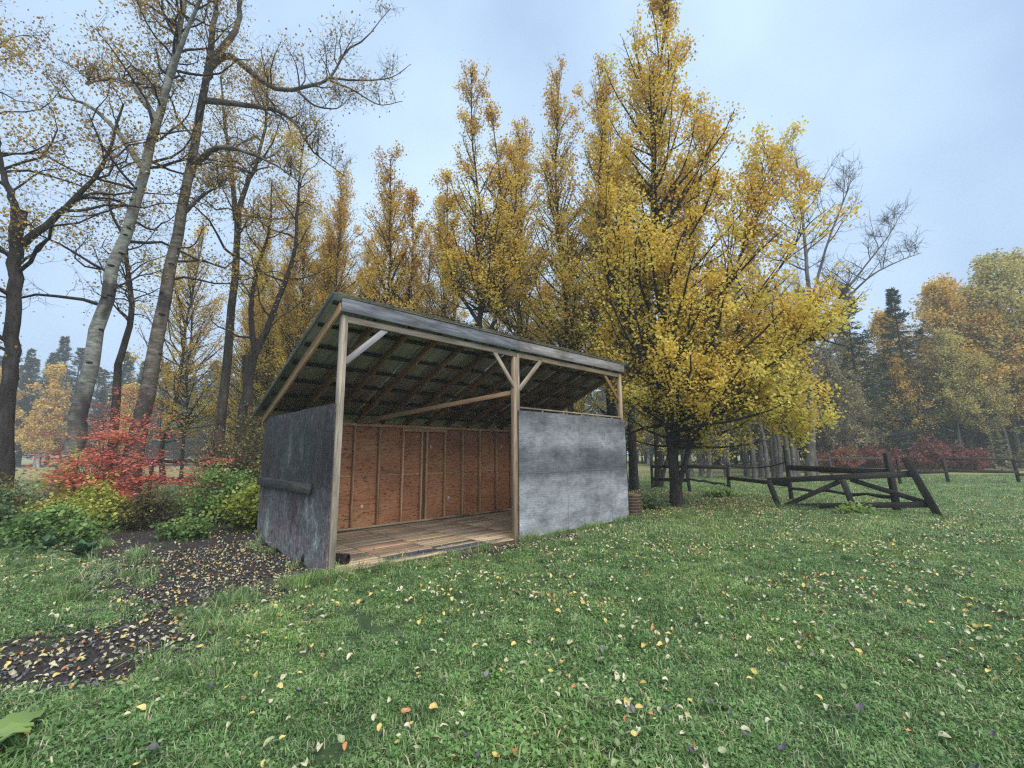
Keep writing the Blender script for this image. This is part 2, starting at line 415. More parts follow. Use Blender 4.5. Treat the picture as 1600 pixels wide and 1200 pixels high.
def bark(name, c0, c1, c2, horiz=False, scale=1.0, black=0.0):
    m, n, p, o = new_mat(name)
    tcn = n.nodes.new('ShaderNodeTexCoord'); ob = tcn.outputs['Object']
    a = noise(n, ob, 1.0, 5, 0.65, (5 * scale, 5 * scale, 1.4 * scale) if not horiz else (3, 3, 9))
    b = noise(n, ob, 1.0, 4, 0.7, (22, 22, 6) if not horiz else (7, 7, 40))
    col = ramp(n, [(0.32, c0), (0.5, c1), (0.7, c2)], a.outputs['Fac']).outputs[0]
    fr = ramp(n, [(0.32, (0.35, 0.33, 0.32)), (0.5, (1, 1, 1)), (0.8, (1.15, 1.15, 1.15))], b.outputs['Fac']).outputs[0]
    col = mixc(n, 0.85, col, fr, 'MULTIPLY')
    if black:
        v = noise(n, ob, 1.0, 2, 0.5, (1.6, 1.6, 0.8))
        vr = ramp(n, [(0.5, (0, 0, 0)), (0.62, (black,) * 3)], v.outputs['Fac']).outputs[0]
        col = mixc(n, vr, col, (0.035, 0.03, 0.03))
    if black:
        # old rough grey-black bark low on the trunk, breaking up into pale bark higher
        sp = n.nodes.new('ShaderNodeSeparateXYZ'); n.links.new(ob, sp.inputs[0])
        ad = n.nodes.new('ShaderNodeMath'); ad.operation = 'MULTIPLY_ADD'; ad.inputs[1].default_value = 9.0; n.links.new(a.outputs['Fac'], ad.inputs[0]); n.links.new(sp.outputs['Z'], ad.inputs[2])
        mr = n.nodes.new('ShaderNodeMapRange'); mr.inputs[1].default_value = 5.5; mr.inputs[2].default_value = 10.5; mr.inputs[3].default_value = 0.75; mr.inputs[4].default_value = 0.0
        n.links.new(ad.outputs[0], mr.inputs[0]); col = mixc(n, mr.outputs[0], col, (0.06, 0.055, 0.055))
    n.links.new(col, p.inputs['Base Color']); p.inputs['Roughness'].default_value = 0.9
    bump(n, p, b.outputs['Fac'], 0.7, 0.02)
    return m
B_dark = bark('dark_bark', (0.014, 0.011, 0.010), (0.030, 0.025, 0.023), (0.065, 0.057, 0.052))
B_mid = bark('grey_brown_bark', (0.020, 0.017, 0.015), (0.048, 0.041, 0.035), (0.10, 0.09, 0.075))
B_pale = bark('pale_poplar_bark', (0.12, 0.13, 0.115), (0.24, 0.255, 0.23), (0.36, 0.37, 0.335), True, 1, 0.9)
B_tan = bark('tan_poplar_bark', (0.065, 0.058, 0.048), (0.14, 0.12, 0.095), (0.24, 0.225, 0.20), True, 1, 0.9)
B_grey = bark('pale_grey_bark', (0.055, 0.05, 0.047), (0.125, 0.118, 0.11), (0.23, 0.22, 0.205))
B_birch = bark('white_birch_bark', (0.30, 0.30, 0.30), (0.5, 0.5, 0.5), (0.65, 0.65, 0.65), True)
B_twig = B_dark

# ------------------------------------------------------------------ ground
S0 = np.array([-2.457, 6.256, 0.0]); YAW = 0.767
ua = np.array([math.cos(YAW), math.sin(YAW), 0]); va = np.array([-math.sin(YAW), math.cos(YAW), 0])
def W_(u, v, z=0.0): return S0 + u * ua + v * va + np.array([0, 0, z])
def shed_uv(x, y):
    dx, dy = x - S0[0], y - S0[1]
    return dx * ua[0] + dy * ua[1], dx * va[0] + dy * va[1]

PATH = np.array([(-6.9, 10.2), (-5.3, 8.0), (-3.9, 6.3), (-3.3, 5.5), (-3.35, 4.7), (-3.5, 3.9), (-4.6, 3.2), (-6.5, 2.5)])
PWID = np.array([1.7, 1.65, 1.25, .85, .42, .66, .66, .7])
def dirt(x, y):
    d = np.full(np.shape(x), -9.0)
    for i in range(len(PATH) - 1):
        a, b = PATH[i], PATH[i + 1]; ab = b - a
        t = np.clip(((x - a[0]) * ab[0] + (y - a[1]) * ab[1]) / (ab @ ab), 0, 1)
        r = np.hypot(x - a[0] - t * ab[0], y - a[1] - t * ab[1])
        d = np.maximum(d, (PWID[i] * (1 - t) + PWID[i + 1] * t) - r)
    u, v = shed_uv(x, y)
    strip = 0.28 - np.abs(v + 0.10) - np.maximum(0, np.maximum(0.3 - u, u - 7.2)) * 2
    d = np.maximum(d, strip * .9)
    inside = np.minimum(np.minimum(u + .15, 7.5 - u), np.minimum(v + 0.02, 3.5 - v))
    d = np.maximum(d, inside)
    bt = 0.55 - np.hypot(x - 4.95, y - 13.9) * 0.8
    d = np.maximum(d, bt)
    n = fnoise(x, y, 5, 2.3) * .26 + fnoise(x, y, 8, 9.0) * .12
    return np.clip((d + n) / 0.30 + .5, 0, 1)

def ground_z(x, y):
    z = 0.022 * fnoise(x, y, 1, 0.8) + 0.010 * fnoise(x, y, 2, 3.5)
    u, v = shed_uv(x, y)
    ins = np.clip(np.minimum(np.minimum(u + .6, 7.9 - u), np.minimum(v + 0.5, 3.9 - v)) / .5, 0, 1)
    z = z * (1 - ins) + ins * -0.03
    # bare soil banked a little against the rear of the left wall
    bank = np.exp(-((u + .25) / .45) ** 2) * np.clip((v - 0.1) / 1.5, 0, 1) * np.clip((4.6 - v), 0, 1) * (u < 0.2)
    z = z + 0.06 * bank
    z = z - 0.02 * dirt(x, y) * (ins < .1)
    far = np.clip((np.hypot(x, y) - 20) / 40, 0, 1)
    return z * (1 - far)

def axis(near, far, step, growth):
    a = [0.0]; s = step
    while a[-1] < far:
        if a[-1] > near: s *= growth
        a.append(a[-1] + s)
    return np.array(a)
ax_ = axis(9, 420, 0.13, 1.13); xs = np.concatenate([-ax_[:0:-1], ax_])
ay_ = axis(12, 460, 0.13, 1.13); ys = np.concatenate([-axis(1, 120, 0.3, 1.3)[:0:-1], ay_])
GX, GY = np.meshgrid(xs, ys, indexing='ij')
GZ = ground_z(GX, GY)
nI, nJ = GX.shape
idx = np.arange(nI * nJ).reshape(nI, nJ)
gq = np.stack([idx[:-1, :-1], idx[1:, :-1], idx[1:, 1:], idx[:-1, 1:]], -1).reshape(-1, 4)
gme = mesh_np('ground', np.stack([GX, GY, GZ], -1).reshape(-1, 3), gq, None, True, {'dirt': dirt(GX, GY).ravel()})
m, n, p, o = new_mat('lawn_and_soil')
tcn = n.nodes.new('ShaderNodeTexCoord'); ob = tcn.outputs['Object']
g1 = noise(n, ob, 0.35, 6, 0.65); g2 = noise(n, ob, 6, 5, 0.7); g3 = noise(n, ob, 60, 4, 0.7)
grassc = ramp(n, [(0.3, (0.035, 0.06, 0.025)), (0.5, (0.06, 0.10, 0.04)), (0.7, (0.11, 0.14, 0.06))], g1.outputs['Fac']).outputs[0]
gf = ramp(n, [(0.3, (0.45, 0.5, 0.45)), (0.55, (1, 1, 1)), (0.75, (1.35, 1.3, 1.2))], g2.outputs['Fac']).outputs[0]
grassc = mixc(n, 0.9, grassc, gf, 'MULTIPLY')
# dry yellowed grass in the far meadow edge
sp = n.nodes.new('ShaderNodeSeparateXYZ'); n.links.new(ob, sp.inputs[0])
mr = n.nodes.new('ShaderNodeMapRange'); mr.inputs[1].default_value = 25; mr.inputs[2].default_value = 32; mr.inputs[3].default_value = 0.0; mr.inputs[4].default_value = 0.75
n.links.new(sp.outputs['Y'], mr.inputs[0])
dry = ramp(n, [(0.35, (0.17, 0.20, 0.075)), (0.55, (0.36, 0.31, 0.13)), (0.75, (0.46, 0.36, 0.14))], g2.outputs['Fac']).outputs[0]
grassc = mixc(n, mr.outputs[0], grassc, dry)
soil = ramp(n, [(0.3, (0.020, 0.017, 0.016)), (0.55, (0.048, 0.042, 0.038)), (0.75, (0.085, 0.075, 0.066))], g3.outputs['Fac']).outputs[0]
da = attr(n, 'dirt')
n.links.new(mixc(n, da.outputs['Fac'], grassc, soil), p.inputs['Base Color']); p.inputs['Roughness'].default_value = 0.95
bump(n, p, g3.outputs['Fac'], 0.8, 0.02)
ground = link('ground', gme, m); tag(ground, kind='structure')

# far pale road beyond the left field
rd = np.array([[-150, 58.5, .006], [-16, 57.5, .006], [-16, 60.0, .006], [-150, 61.5, .006]])
m, n, p, o = new_mat('gravel_road')
tcn = n.nodes.new('ShaderNodeTexCoord'); gr = noise(n, tcn.outputs['Object'], 3, 5, 0.7)
n.links.new(ramp(n, [(0.3, (0.26, 0.27, 0.27)), (0.7, (0.42, 0.43, 0.43))], gr.outputs['Fac']).outputs[0], p.inputs['Base Color'])
tag(link('road', mesh_np('road', rd, [[0, 1, 2, 3]]), m), kind='structure')

# ------------------------------------------------------------------ shed
shed = thing('field_shelter', 'open-fronted wooden livestock shelter with a sloping metal roof, grey plywood front and red-brown inside', 'shelter', tuple(S0), YAW)
def P(name, p0, p1, wd, th, mat, up=(0, 0, 1), cham=0.004, wob=0.0, label=None):
    return board(name, p0, p1, wd, th, mat, shed, up, cham, wob, label)
FWD = (0, 1, 0)
def roof_z(v): return 3.87 - 0.42 * (v + 0.06)

def sheet(name, u_or_v, a0, a1, z0, z1, th, mat, plane, grain='h', outline=None, label=None):
    """plywood sheet. plane 'front': lies in v = const; plane 'side': lies in u = const. outline: list of (a, z)."""
    pts = outline or [(a0, z0), (a1, z0), (a1, z1), (a0, z1)]
    k = len(pts)
    V = []
    for off in (0, th):
        for a, z in pts:
            V.append((a, u_or_v + off, z) if plane == 'front' else (u_or_v + off, a, z))
    V = np.array(V)
    bm_faces = [list(range(k))[::-1], list(range(k, 2 * k))] + [[i, (i + 1) % k, (i + 1) % k + k, i + k] for i in range(k)]
    me = bpy.data.meshes.new(name); me.from_pydata(V.tolist(), [], bm_faces)
    import bmesh
    bm = bmesh.new(); bm.from_mesh(me); bmesh.ops.recalc_face_normals(bm, faces=bm.faces); bm.to_mesh(me); bm.free()
    A = V[:, 0] if plane == 'front' else V[:, 1]
    g = np.stack([A, V[:, 2], V[:, 1] if plane == 'front' else V[:, 0]], 1) if grain == 'h' else np.stack([V[:, 2], A, V[:, 0]], 1)
    g = (g + rng.uniform(-20, 20, 3)).astype(np.float32)
    at = me.attributes.new('gco', 'FLOAT_VECTOR', 'POINT'); at.data.foreach_set('vector', g.ravel())
    o = link(name, me, mat, shed)
    if label: o['label'] = label
    return o

# posts
P('post', (0.045, 0.045, -0.05), (0.05, 0.045, 3.625), 0.092, 0.092, W_post, FWD, label='tall pale weathered corner post')
P('post', (3.515, 0.05, -0.05), (3.515, 0.05, 3.515), 0.09, 0.09, W_beam, FWD, label='brown middle post')
P('post', (7.275, 0.045, -0.05), (7.27, 0.045, 3.625), 0.09, 0.09, W_beam, FWD)
P('post_facing', (3.590, 0.018, 2.44), (3.590, 0.018, 3.60), 0.06, 0.04, W_post, (1, 0, 0), label='pale board nailed to the middle post')
P('post', (0.06, 3.13, -0.05), (0.06, 3.13, 2.27), 0.09, 0.09, W_fasg, FWD)
P('post', (7.275, 3.19, -0.05), (7.275, 3.19, 2.27), 0.09, 0.09, W_raft, FWD)
# header beams and fascia
P('header_beam', (0.094, 0.03, 3.57), (3.555, 0.03, 3.565), 0.10, 0.045, W_post)
P('header_beam', (3.622, 0.03, 3.565), (7.228, 0.03, 3.57), 0.10, 0.045, W_beam)
P('fascia_board', (-0.035, -0.045, 3.755), (3.560, -0.045, 3.735), 0.205, 0.035, W_fasg, label='dark blue-grey weathered fascia board')
P('fascia_board', (3.564, -0.046, 3.735), (7.37, -0.045, 3.755), 0.20, 0.035, W_fasl, label='paler weathered fascia board')
P('fascia_cap', (-0.03, -0.05, 3.868), (7.36, -0.05, 3.866), 0.014, 0.045, W_beam)
# braces
P('brace', (0.093, 0.045, 2.93), (0.72, 0.045, 3.535), 0.09, 0.04, W_brace, label='pale grey knee brace')
P('brace', (3.53, 0.028, 2.88), (2.97, 0.028, 3.535), 0.08, 0.035, W_post)
P('brace', (3.625, 0.022, 2.87), (4.27, 0.022, 3.53), 0.085, 0.035, W_post)
P('brace', (7.225, 0.045, 2.92), (6.62, 0.045, 3.53), 0.08, 0.035, W_raft)
# rafters, purlins
def rafter(u, mat, name='rafter', th=0.04, dz=0.0):
    v0, v1 = -0.02, 3.42
    dpt = 0.14
    P(name, (u, v0, roof_z(v0) - 0.05 - dpt / 2 + dz), (u, v1, roof_z(v1) - 0.05 - dpt / 2 + dz), dpt, th, mat)
rafter(-0.025, W_stud, 'barge_rafter')
for i in range(1, 13):
    rafter(i * 0.61 - 0.02 + random.uniform(-.02, .02), W_raft, dz=random.uniform(-.003, .003))
for v in (0.06, 0.58, 1.10, 1.62, 2.14, 2.66, 3.18):
    P('purlin', (-0.12, v, roof_z(v) - 0.026), (7.46, v, roof_z(v) - 0.026 + random.uniform(-.003, .003)), 0.065, 0.035, W_fence, up=(0, 1, -0.42))
# metal roof sheets
m, n, p, o = new_mat('galvanised_roofing')
tcn = n.nodes.new('ShaderNodeTexCoord'); gn = noise(n, tcn.outputs['Object'], 1.0, 5, 0.65, (5, 1.2, 1)); gn2 = noise(n, tcn.outputs['Object'], 0.7, 3, 0.6)
c = ramp(n, [(0.3, (0.17, 0.20, 0.175)), (0.6, (0.34, 0.38, 0.34)), (0.75, (0.44, 0.46, 0.42))], gn.outputs['Fac']).outputs[0]
c = mixc(n, ramp(n, [(0.48, (0, 0, 0)), (0.68, (0.7, 0.7, 0.7))], gn2.outputs['Fac']).outputs[0], c, (0.24, 0.17, 0.11))
n.links.new(c, p.inputs['Base Color']); p.inputs['Roughness'].default_value = 0.5; p.inputs['Metallic'].default_value = 0.25
MET = m
for k in range(8):
    uu = np.linspace(0, 0.965, 49); cyc = (uu / 0.17) % 1.0
    hz = np.clip(np.minimum(cyc, 1 - cyc) * 6 - 0.6, 0, 1) * 0.016
    u0 = -0.17 + k * 0.955
    V = []
    for lay in (0, 0.003):
        for v in (-0.10, 3.55):
            V.append(np.stack([u0 + uu, np.full(49, v), roof_z(v) + hz + lay + (k % 2) * 0.003], 1))
    V = np.concatenate(V); i = np.arange(48)
    q = np.concatenate([np.stack([i, i + 49, i + 50, i + 1], 1), np.stack([i + 98, i + 99, i + 148, i + 147], 1),
                        np.stack([i, i + 1, i + 99, i + 98], 1), np.stack([i + 49, i + 147, i + 148, i + 50], 1)])
    link('roof_sheet', mesh_np('roof_sheet', V, q), MET, shed)
m, n, p, o = new_mat('dark_green_trim')
gn = noise(n, n.nodes.new('ShaderNodeTexCoord').outputs['Object'], 4, 4)
n.links.new(ramp(n, [(0.35, (0.025, 0.035, 0.03)), (0.7, (0.07, 0.09, 0.075))], gn.outputs['Fac']).outputs[0], p.inputs['Base Color']); p.inputs['Roughness'].default_value = 0.6
P('edge_trim', (-0.185, -0.11, roof_z(-.11) - 0.005), (-0.185, 3.57, roof_z(3.57) - 0.005), 0.085, 0.012, m, label='dark green metal trim along the gable edge of the roof')
P('edge_trim', (7.50, -0.11, roof_z(-.11) - 0.005), (7.50, 3.57, roof_z(3.57) - 0.005), 0.07, 0.012, m)
# litter caught on the roof
nl = 5200
lu = rng.uniform(-0.15, 7.45, nl); lv = -0.11 + np.abs(rng.normal(0, 0.35, nl)) ** 1.2
clump = fnoise(lu, lv * 0, 21, 5.0)
keep = (clump + rng.normal(0, .5, nl) > -0.3) & (lv < 3.4); lu, lv, clump = lu[keep], lv[keep], clump[keep]
pz = roof_z(lv) + 0.012 + rng.uniform(0, 0.035, len(lu)) * (1 + np.clip(clump, 0, 1.2))
v_, q_ = leaf_quads(np.stack([lu, lv, pz], 1), rng.uniform(.025, .055, len(lu)), rng, 0.6)
o = link('leaf_litter', mesh_np('leaf_litter', v_, q_, None, False, {'tone': rng.uniform(0, 1, len(lu)).repeat(4) ** 2}),
         leaf_mat('roof_litter', [(0, (0.025, 0.022, 0.018)), (0.6, (0.06, 0.06, 0.03)), (1, (0.22, 0.16, 0.06))], 0.1), shed); o['kind'] = 'stuff'

# back wall
ustuds = [0.02, 0.56, 1.15, 1.74, 2.33, 2.92, 3.43, 3.575, 4.12, 4.68, 5.26, 5.86, 6.43, 7.0]
for u in ustuds:
    lo = 2.145 if 2.9 < u < 4.15 else 2.225
    P('stud', (u, 3.195, 0.09), (u + random.uniform(-.008, .008), 3.195, lo), 0.089, 0.038, W_stud, FWD)
P('splice_post', (3.503, 3.215, 0.09), (3.503, 3.215, 2.14), 0.045, 0.09, W_raft, FWD)
P('bottom_plate', (0.0, 3.19, 0.068), (7.3, 3.19, 0.068), 0.10, 0.04, W_floor[0], FWD)
P('top_plate', (0.0, 3.195, 2.255), (7.3, 3.195, 2.255), 0.09, 0.055, W_stud, FWD)
P('top_plate', (2.89, 3.185, 2.186), (4.14, 3.185, 2.186), 0.10, 0.075, W_stud, FWD, label='doubled plate over the wall splice')
for a0, a1 in ((.06, 2.40), (2.405, 4.85), (4.855, 7.33)):
    sheet('wall_panel', 3.245, a0, a1, 0.03, 1.140, 0.014, PLY_R, 'front')
for a0, a1 in ((-.01, 1.17), (1.175, 3.50), (3.505, 5.90), (5.905, 7.33)):
    sheet('wall_panel', 3.245, a0, a1, 1.148, 2.34, 0.014, PLY_R, 'front')
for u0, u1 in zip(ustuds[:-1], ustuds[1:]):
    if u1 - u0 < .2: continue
    P('seam_daylight_strip', (u0 + .021, 3.237, 1.146), (u1 - .021 - random.choice([0, 0, .08]), 3.237, 1.146), 0.018, 0.012, W_floor[0], cham=.002)  # daylight through the joint between sheets, painted as a pale wood strip
m, n, p, o = new_mat('white_paper'); gn = noise(n, n.nodes.new('ShaderNodeTexCoord').outputs['Object'], 90, 2)
n.links.new(ramp(n, [(0.45, (0.75, 0.75, 0.74)), (0.62, (0.3, 0.3, 0.3))], gn.outputs['Fac']).outputs[0], p.inputs['Base Color'])
for u, z in ((1.47, 1.79), (2.0, .50), (3.74, 1.79), (4.29, .53), (6.1, 1.81)):
    P('paper_tag', (u - .028, 3.238, z), (u + .028, 3.238, z), 0.065, 0.004, m, cham=.0005)

# left wall: four plywood sheets on the outside, curled lower edge
bot1 = [(0.03, -0.03), (0.30, 0.03), (0.62, -0.01), (0.95, 0.05), (1.25, 0.015), (1.46, 0.035)]
bot2 = [(1.47, 0.035), (1.75, 0.04), (2.05, 0.085), (2.3, 0.05), (2.6, 0.085), (2.85, 0.12), (3.05, 0.16), (3.18, 0.21), (3.255, 0.28), (3.285, 0.40)]
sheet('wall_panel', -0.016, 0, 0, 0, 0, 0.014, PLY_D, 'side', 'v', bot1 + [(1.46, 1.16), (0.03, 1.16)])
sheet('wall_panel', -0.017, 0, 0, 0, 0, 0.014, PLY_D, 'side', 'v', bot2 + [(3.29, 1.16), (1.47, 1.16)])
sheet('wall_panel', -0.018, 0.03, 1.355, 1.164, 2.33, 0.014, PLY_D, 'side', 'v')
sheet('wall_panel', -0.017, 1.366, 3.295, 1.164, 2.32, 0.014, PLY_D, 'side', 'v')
P('rail_board', (-0.062, 0.65, 1.115), (-0.052, 3.33, 1.14), 0.15, 0.04, W_far, label='grey-brown horizontal rail board across the left wall')
for v in (0.9, 2.0, 3.1): P('spacer_block', (-0.040, v, 1.06), (-0.040, v, 1.19), 0.09, 0.04, W_fasg, FWD, cham=.002)
for v in (0.75, 1.4, 2.05, 2.65): P('stud', (0.03, v, 0.05), (0.03, v, 2.28), 0.04, 0.06, W_stud, FWD)
P('top_plate', (0.03, 0.095, 2.295), (0.03, 3.14, 2.295), 0.05, 0.06, W_stud)
# right wall
for a0, a1 in ((0.0, 1.63), (1.64, 3.28)):
    sheet('wall_panel', 7.325, a0, a1, 0.02, 2.30, 0.014, PLY_R, 'side', 'v')
for v in (0.75, 1.4, 2.05, 2.65): P('stud', (7.29, v, 0.05), (7.29, v, 2.28), 0.04, 0.06, W_stud, FWD)
# front plywood
sheet('front_panel', -0.020, 3.572, 5.02, 0.02, 1.215, 0.016, PLY_G, 'front', label='lower left grey plywood sheet of the shelter front')
sheet('front_panel', -0.021, 5.026, 6.66, 0.28, 1.215, 0.016, PLY_G, 'front', label='wavy-grained plywood sheet low on the shelter front')
sheet('front_panel', -0.019, 5.026, 6.655, 0.025, 0.276, 0.016, PLY_G, 'front', label='narrow plywood strip along the bottom')
sheet('front_panel', -0.020, 6.664, 0, 0, 0, 0.016, PLY_G, 'front', outline=[(6.664, 0.03), (7.18, 0.035), (7.27, 0.06), (7.345, 0.13), (7.35, 1.215), (6.664, 1.215)])
sheet('front_panel', -0.022, 3.572, 5.44, 1.220, 2.45, 0.016, PLY_G, 'front')
sheet('front_panel', -0.020, 5.446, 7.345, 1.220, 2.45, 0.016, PLY_G, 'front')
nb_ = Bag()
for u in (3.62, 4.2, 4.83, 5.45, 6.05, 6.64, 7.28):
    for z in (.12, .4, .68, .95, 1.17, 1.27, 1.55, 1.85, 2.15, 2.40):
        uu, zz = u + random.uniform(-.012, .012), z + random.uniform(-.03, .03); th = np.arange(6) * math.pi / 3
        ring = np.stack([uu + .007 * np.cos(th), np.full(6, -.0255), zz + .007 * np.sin(th)], 1)
        nb_.add(np.concatenate([ring, ring + [0, .008, 0]]), [[i, (i + 1) % 6, (i + 1) % 6 + 6, i + 6] for i in range(6)], [[0, i + 1, i] for i in range(1, 5)])
m, n, p, o = new_mat('nail_steel'); p.inputs['Base Color'].default_value = (.10, .085, .075, 1); p.inputs['Roughness'].default_value = .6; p.inputs['Metallic'].default_value = .5
o = link('nail_heads', nb_.mesh('nail_heads'), m, shed); o['kind'] = 'stuff'
P('top_rail', (3.63, 0.02, 2.505), (7.22, 0.02, 2.495), 0.03, 0.07, W_post)
for u in (4.28, 4.95, 5.6, 6.2, 6.8): P('spacer_block', (u - .02, 0.005, 2.467), (u + .02, 0.005, 2.467), 0.034, 0.03, W_post, cham=.002)
for u in (4.2, 4.83, 5.45, 6.05, 6.66): P('stud', (u, 0.045, 0.05), (u, 0.045, 2.44), 0.085, 0.038, W_stud, FWD)
# long diagonal tie under the rafters
P('tie_board', (1.78, 3.13, 2.31), (3.50, 0.11, 2.80), 0.09, 0.04, W_stud, label='long diagonal tie board under the rafters')
# floor planks
secs = [0.10, 0.99, 1.95, 2.90, 3.93, 4.95, 6.0, 7.2]
rows = np.linspace(0.02, 3.12, 24)
for r in range(23):
    for k in range(7):
        if k >= 5 and r % 2: pass
        v0, v1 = rows[r] + .004, rows[r + 1] - .004
        if r <= 1: mi = 0 if k != 1 and k != 2 else 4
        elif r <= 3: mi = [0, 4, 4, 0, 2][min(k, 4)] if random.random() < .75 else 0
        elif r <= 9: mi = [2, 3, 5, 2, 2][min(k, 4)] if random.random() < .7 else 1
        else: mi = 2 if random.random() < .8 else 1
        if r < 6 and k == 1 and random.random() < .3: mi = 0
        z = 0.028 + random.uniform(-.004, .004)
        P('floor_plank', (secs[k] + .006, (v0 + v1) / 2, z), (secs[k + 1] - .006 - random.choice([0, 0, .01]), (v0 + v1) / 2, z + random.uniform(-.003, .003)), v1 - v0, 0.022, W_floor[mi], FWD, cham=.002)
for v in (0.06, 1.05, 2.05, 3.0): P('floor_joist', (0.1, v, -0.005), (7.2, v, -0.005), 0.07, 0.038, W_raft)
for uu_ in secs[1:-1]: P('floor_joist', (uu_, 0.06, 0.0), (uu_, 3.1, 0.0), 0.03, 0.025, W_raft)

# black pipe lying on the floor
def lathe(name, prof, nseg, mat, parent, cap=None):
    th = np.arange(nseg) * 2 * math.pi / nseg; pr = np.array(prof, float)
    V = np.stack([pr[:, 0:1] * np.cos(th), pr[:, 0:1] * np.sin(th), np.repeat(pr[:, 1:2], nseg, 1)], -1).reshape(-1, 3)
    ii = np.arange(len(pr) * nseg).reshape(len(pr), nseg); a, b = ii[:-1], ii[1:]
    q = np.stack([a, np.roll(a, -1, 1), np.roll(b, -1, 1), b], -1).reshape(-1, 4)
    return link(name, mesh_np(name, V, q, None, True), mat, parent)
m, n, p, o = new_mat('black_plastic'); p.inputs['Base Color'].default_value = (0.016, 0.016, 0.018, 1); p.inputs['Roughness'].default_value = 0.45
gn = noise(n, n.nodes.new('ShaderNodeTexCoord').outputs['Object'], 14, 3); n.links.new(ramp(n, [(0.4, (0.012, 0.012, 0.014)), (0.7, (0.035, 0.034, 0.034))], gn.outputs['Fac']).outputs[0], p.inputs['Base Color'])
pe = W_(0.43, 0.36, 0.113)
pipe = lathe('drain_pipe', [(0.058, 0.0), (0.070, 0.0), (0.072, 0.01), (0.072, 0.69), (0.070, 0.70), (0.058, 0.70), (0.058, 0.35), (0.058, 0.0)], 28, m, None)
pd = W_(-0.02, .95, 0.113) - pe
pipe.location = tuple(pe); pipe.rotation_mode = 'QUATERNION'; pipe.rotation_quaternion = Vector(pd).to_track_quat('Z', 'Y')
tag(pipe, 'short black plastic pipe lying on the plank floor by the corner post', 'pipe')

# rusty ribbed drum behind the right end
m, n, p, o = new_mat('rusty_metal'); tcn = n.nodes.new('ShaderNodeTexCoord'); gn = noise(n, tcn.outputs['Object'], 1.0, 5, 0.7, (6, 6, 14))
n.links.new(ramp(n, [(0.3, (0.03, 0.022, 0.018)), (0.55, (0.10, 0.065, 0.048)), (0.75, (0.22, 0.17, 0.13))], gn.outputs['Fac']).outputs[0], p.inputs['Base Color']); p.inputs['Roughness'].default_value = 0.8
prof = [(0.26, 0.0)]
for k in range(7):
    z0 = 0.02 + k * 0.076
    prof += [(0.265, z0), (0.285, z0 + .018), (0.285, z0 + .040), (0.262, z0 + .055)]
prof += [(0.27, 0.56), (0.25, 0.56), (0.25, 0.05), (0.0, 0.05)]
drum = thing('rusty_drum', 'rusty brown ribbed metal drum standing in the grass behind the right end of the shelter', 'drum', (3.14, 12.2, 0.0))
lathe('drum_body', prof, 36, m, drum)
nb = 260; rr = np.sqrt(rng.uniform(0, 1, nb)) * .22; tt = rng.uniform(0, 6.28, nb)
v_, q_ = leaf_quads(np.stack([rr * np.cos(tt), rr * np.sin(tt), .50 + rng.uniform(-.03, .07, nb) * (1 - rr / .25)], 1), rng.uniform(.04, .07, nb), rng, .5)
o = link('leaf_litter', mesh_np('leaf_litter', v_, q_, None, False, {'tone': rng.uniform(0, 1, nb).repeat(4)}), L_bronze, drum); o['kind'] = 'stuff'

# ------------------------------------------------------------------ gate and fences
gate = thing('field_gate', 'dark weathered timber field gate leaning and sagging in the grass', 'gate', (9.1, 12.5, 0))
gL, gR = np.array([7.78, 13.55, 0]), np.array([10.50, 11.48, 0]); go = np.array([9.1, 12.5, 0])
gx = (gR - gL) / np.linalg.norm(gR - gL); gl = np.linalg.norm(gR - gL); gn_ = np.array([gx[1], -gx[0], 0])
def GP(s, z, off=0.0): return gL + gx * s - gn_ * off + np.array([0, 0, z]) - go
B_ = lambda nm, a, b, wd, th, **k: board(nm, a, b, wd, th, W_fence, gate, wob=.004, **k)
B_('top_rail', GP(-0.20, 0.77), GP(gl - 0.22, 1.05), 0.155, 0.045)
B_('bottom_rail', GP(0.30, 0.06, .0), GP(gl + 0.03, 0.30, .0), 0.145, 0.045)
B_('stile', GP(-0.17, 0.80, -.055), GP(0.06, -0.02, -.055), 0.15, 0.045, up=gx)
B_('stile', GP(1.62, 0.86, -.055), GP(1.78, 0.16, -.055), 0.14, 0.045, up=gx)
B_('stile', GP(gl - .44, 1.46, -.06), GP(gl + 0.06, -0.04, -.06), 0.16, 0.05, up=gx)
B_('diagonal_brace', GP(0.18, 0.06, .055), GP(1.55, 0.80, .055), 0.12, 0.04)
B_('diagonal_brace', GP(1.80, 0.86, .055), GP(gl - .15, 0.33, .055), 0.12, 0.04)

def post(parent, org, x, y, h, w=.11, lean=(0, 0), mat=W_fence, label=None):
    a = np.array([x, y, -.05]) - org; b = np.array([x + lean[0], y + lean[1], h]) - org
    board('fence_post', a, b, w, w, mat, parent, up=(0, 1, 0), cham=.012, wob=.006, label=label)
def rail(parent, org, a, b, wd=.13, mat=W_fence, sag=0.0, crooked=0.0):
    a = np.array(a, float) - org; b = np.array(b, float) - org
    if not crooked and not sag:
        board('fence_rail', a, b, wd, .05, mat, parent, wob=.008); return
    t = np.linspace(0, 1, 9)
    pts = a + (b - a) * t[:, None]; pts[:, 2] += -sag * 4 * t * (1 - t) + crooked * np.sin(t * 17 + 1) * (t * (1 - t) * 4)
    V, q = tubes(pts[None], np.full((1, 9), wd / 2) * (1 + .25 * np.sin(t * 23))[None], 6)
    me = mesh_np('fence_rail', V, q, None, True, {'gco': V + 3})
    link('fence_rail', me, mat, parent)
fo = np.array([8.5, 17.99, 0])
nf = thing('paddock_fence', 'dark post-and-rail paddock fence with broken rails running behind the leaning gate', 'fence', tuple(fo))
pD, pC, pA, pB = (7.21, 18.67), (8.5, 17.99), (9.27, 15.3), (10.2, 12.25)
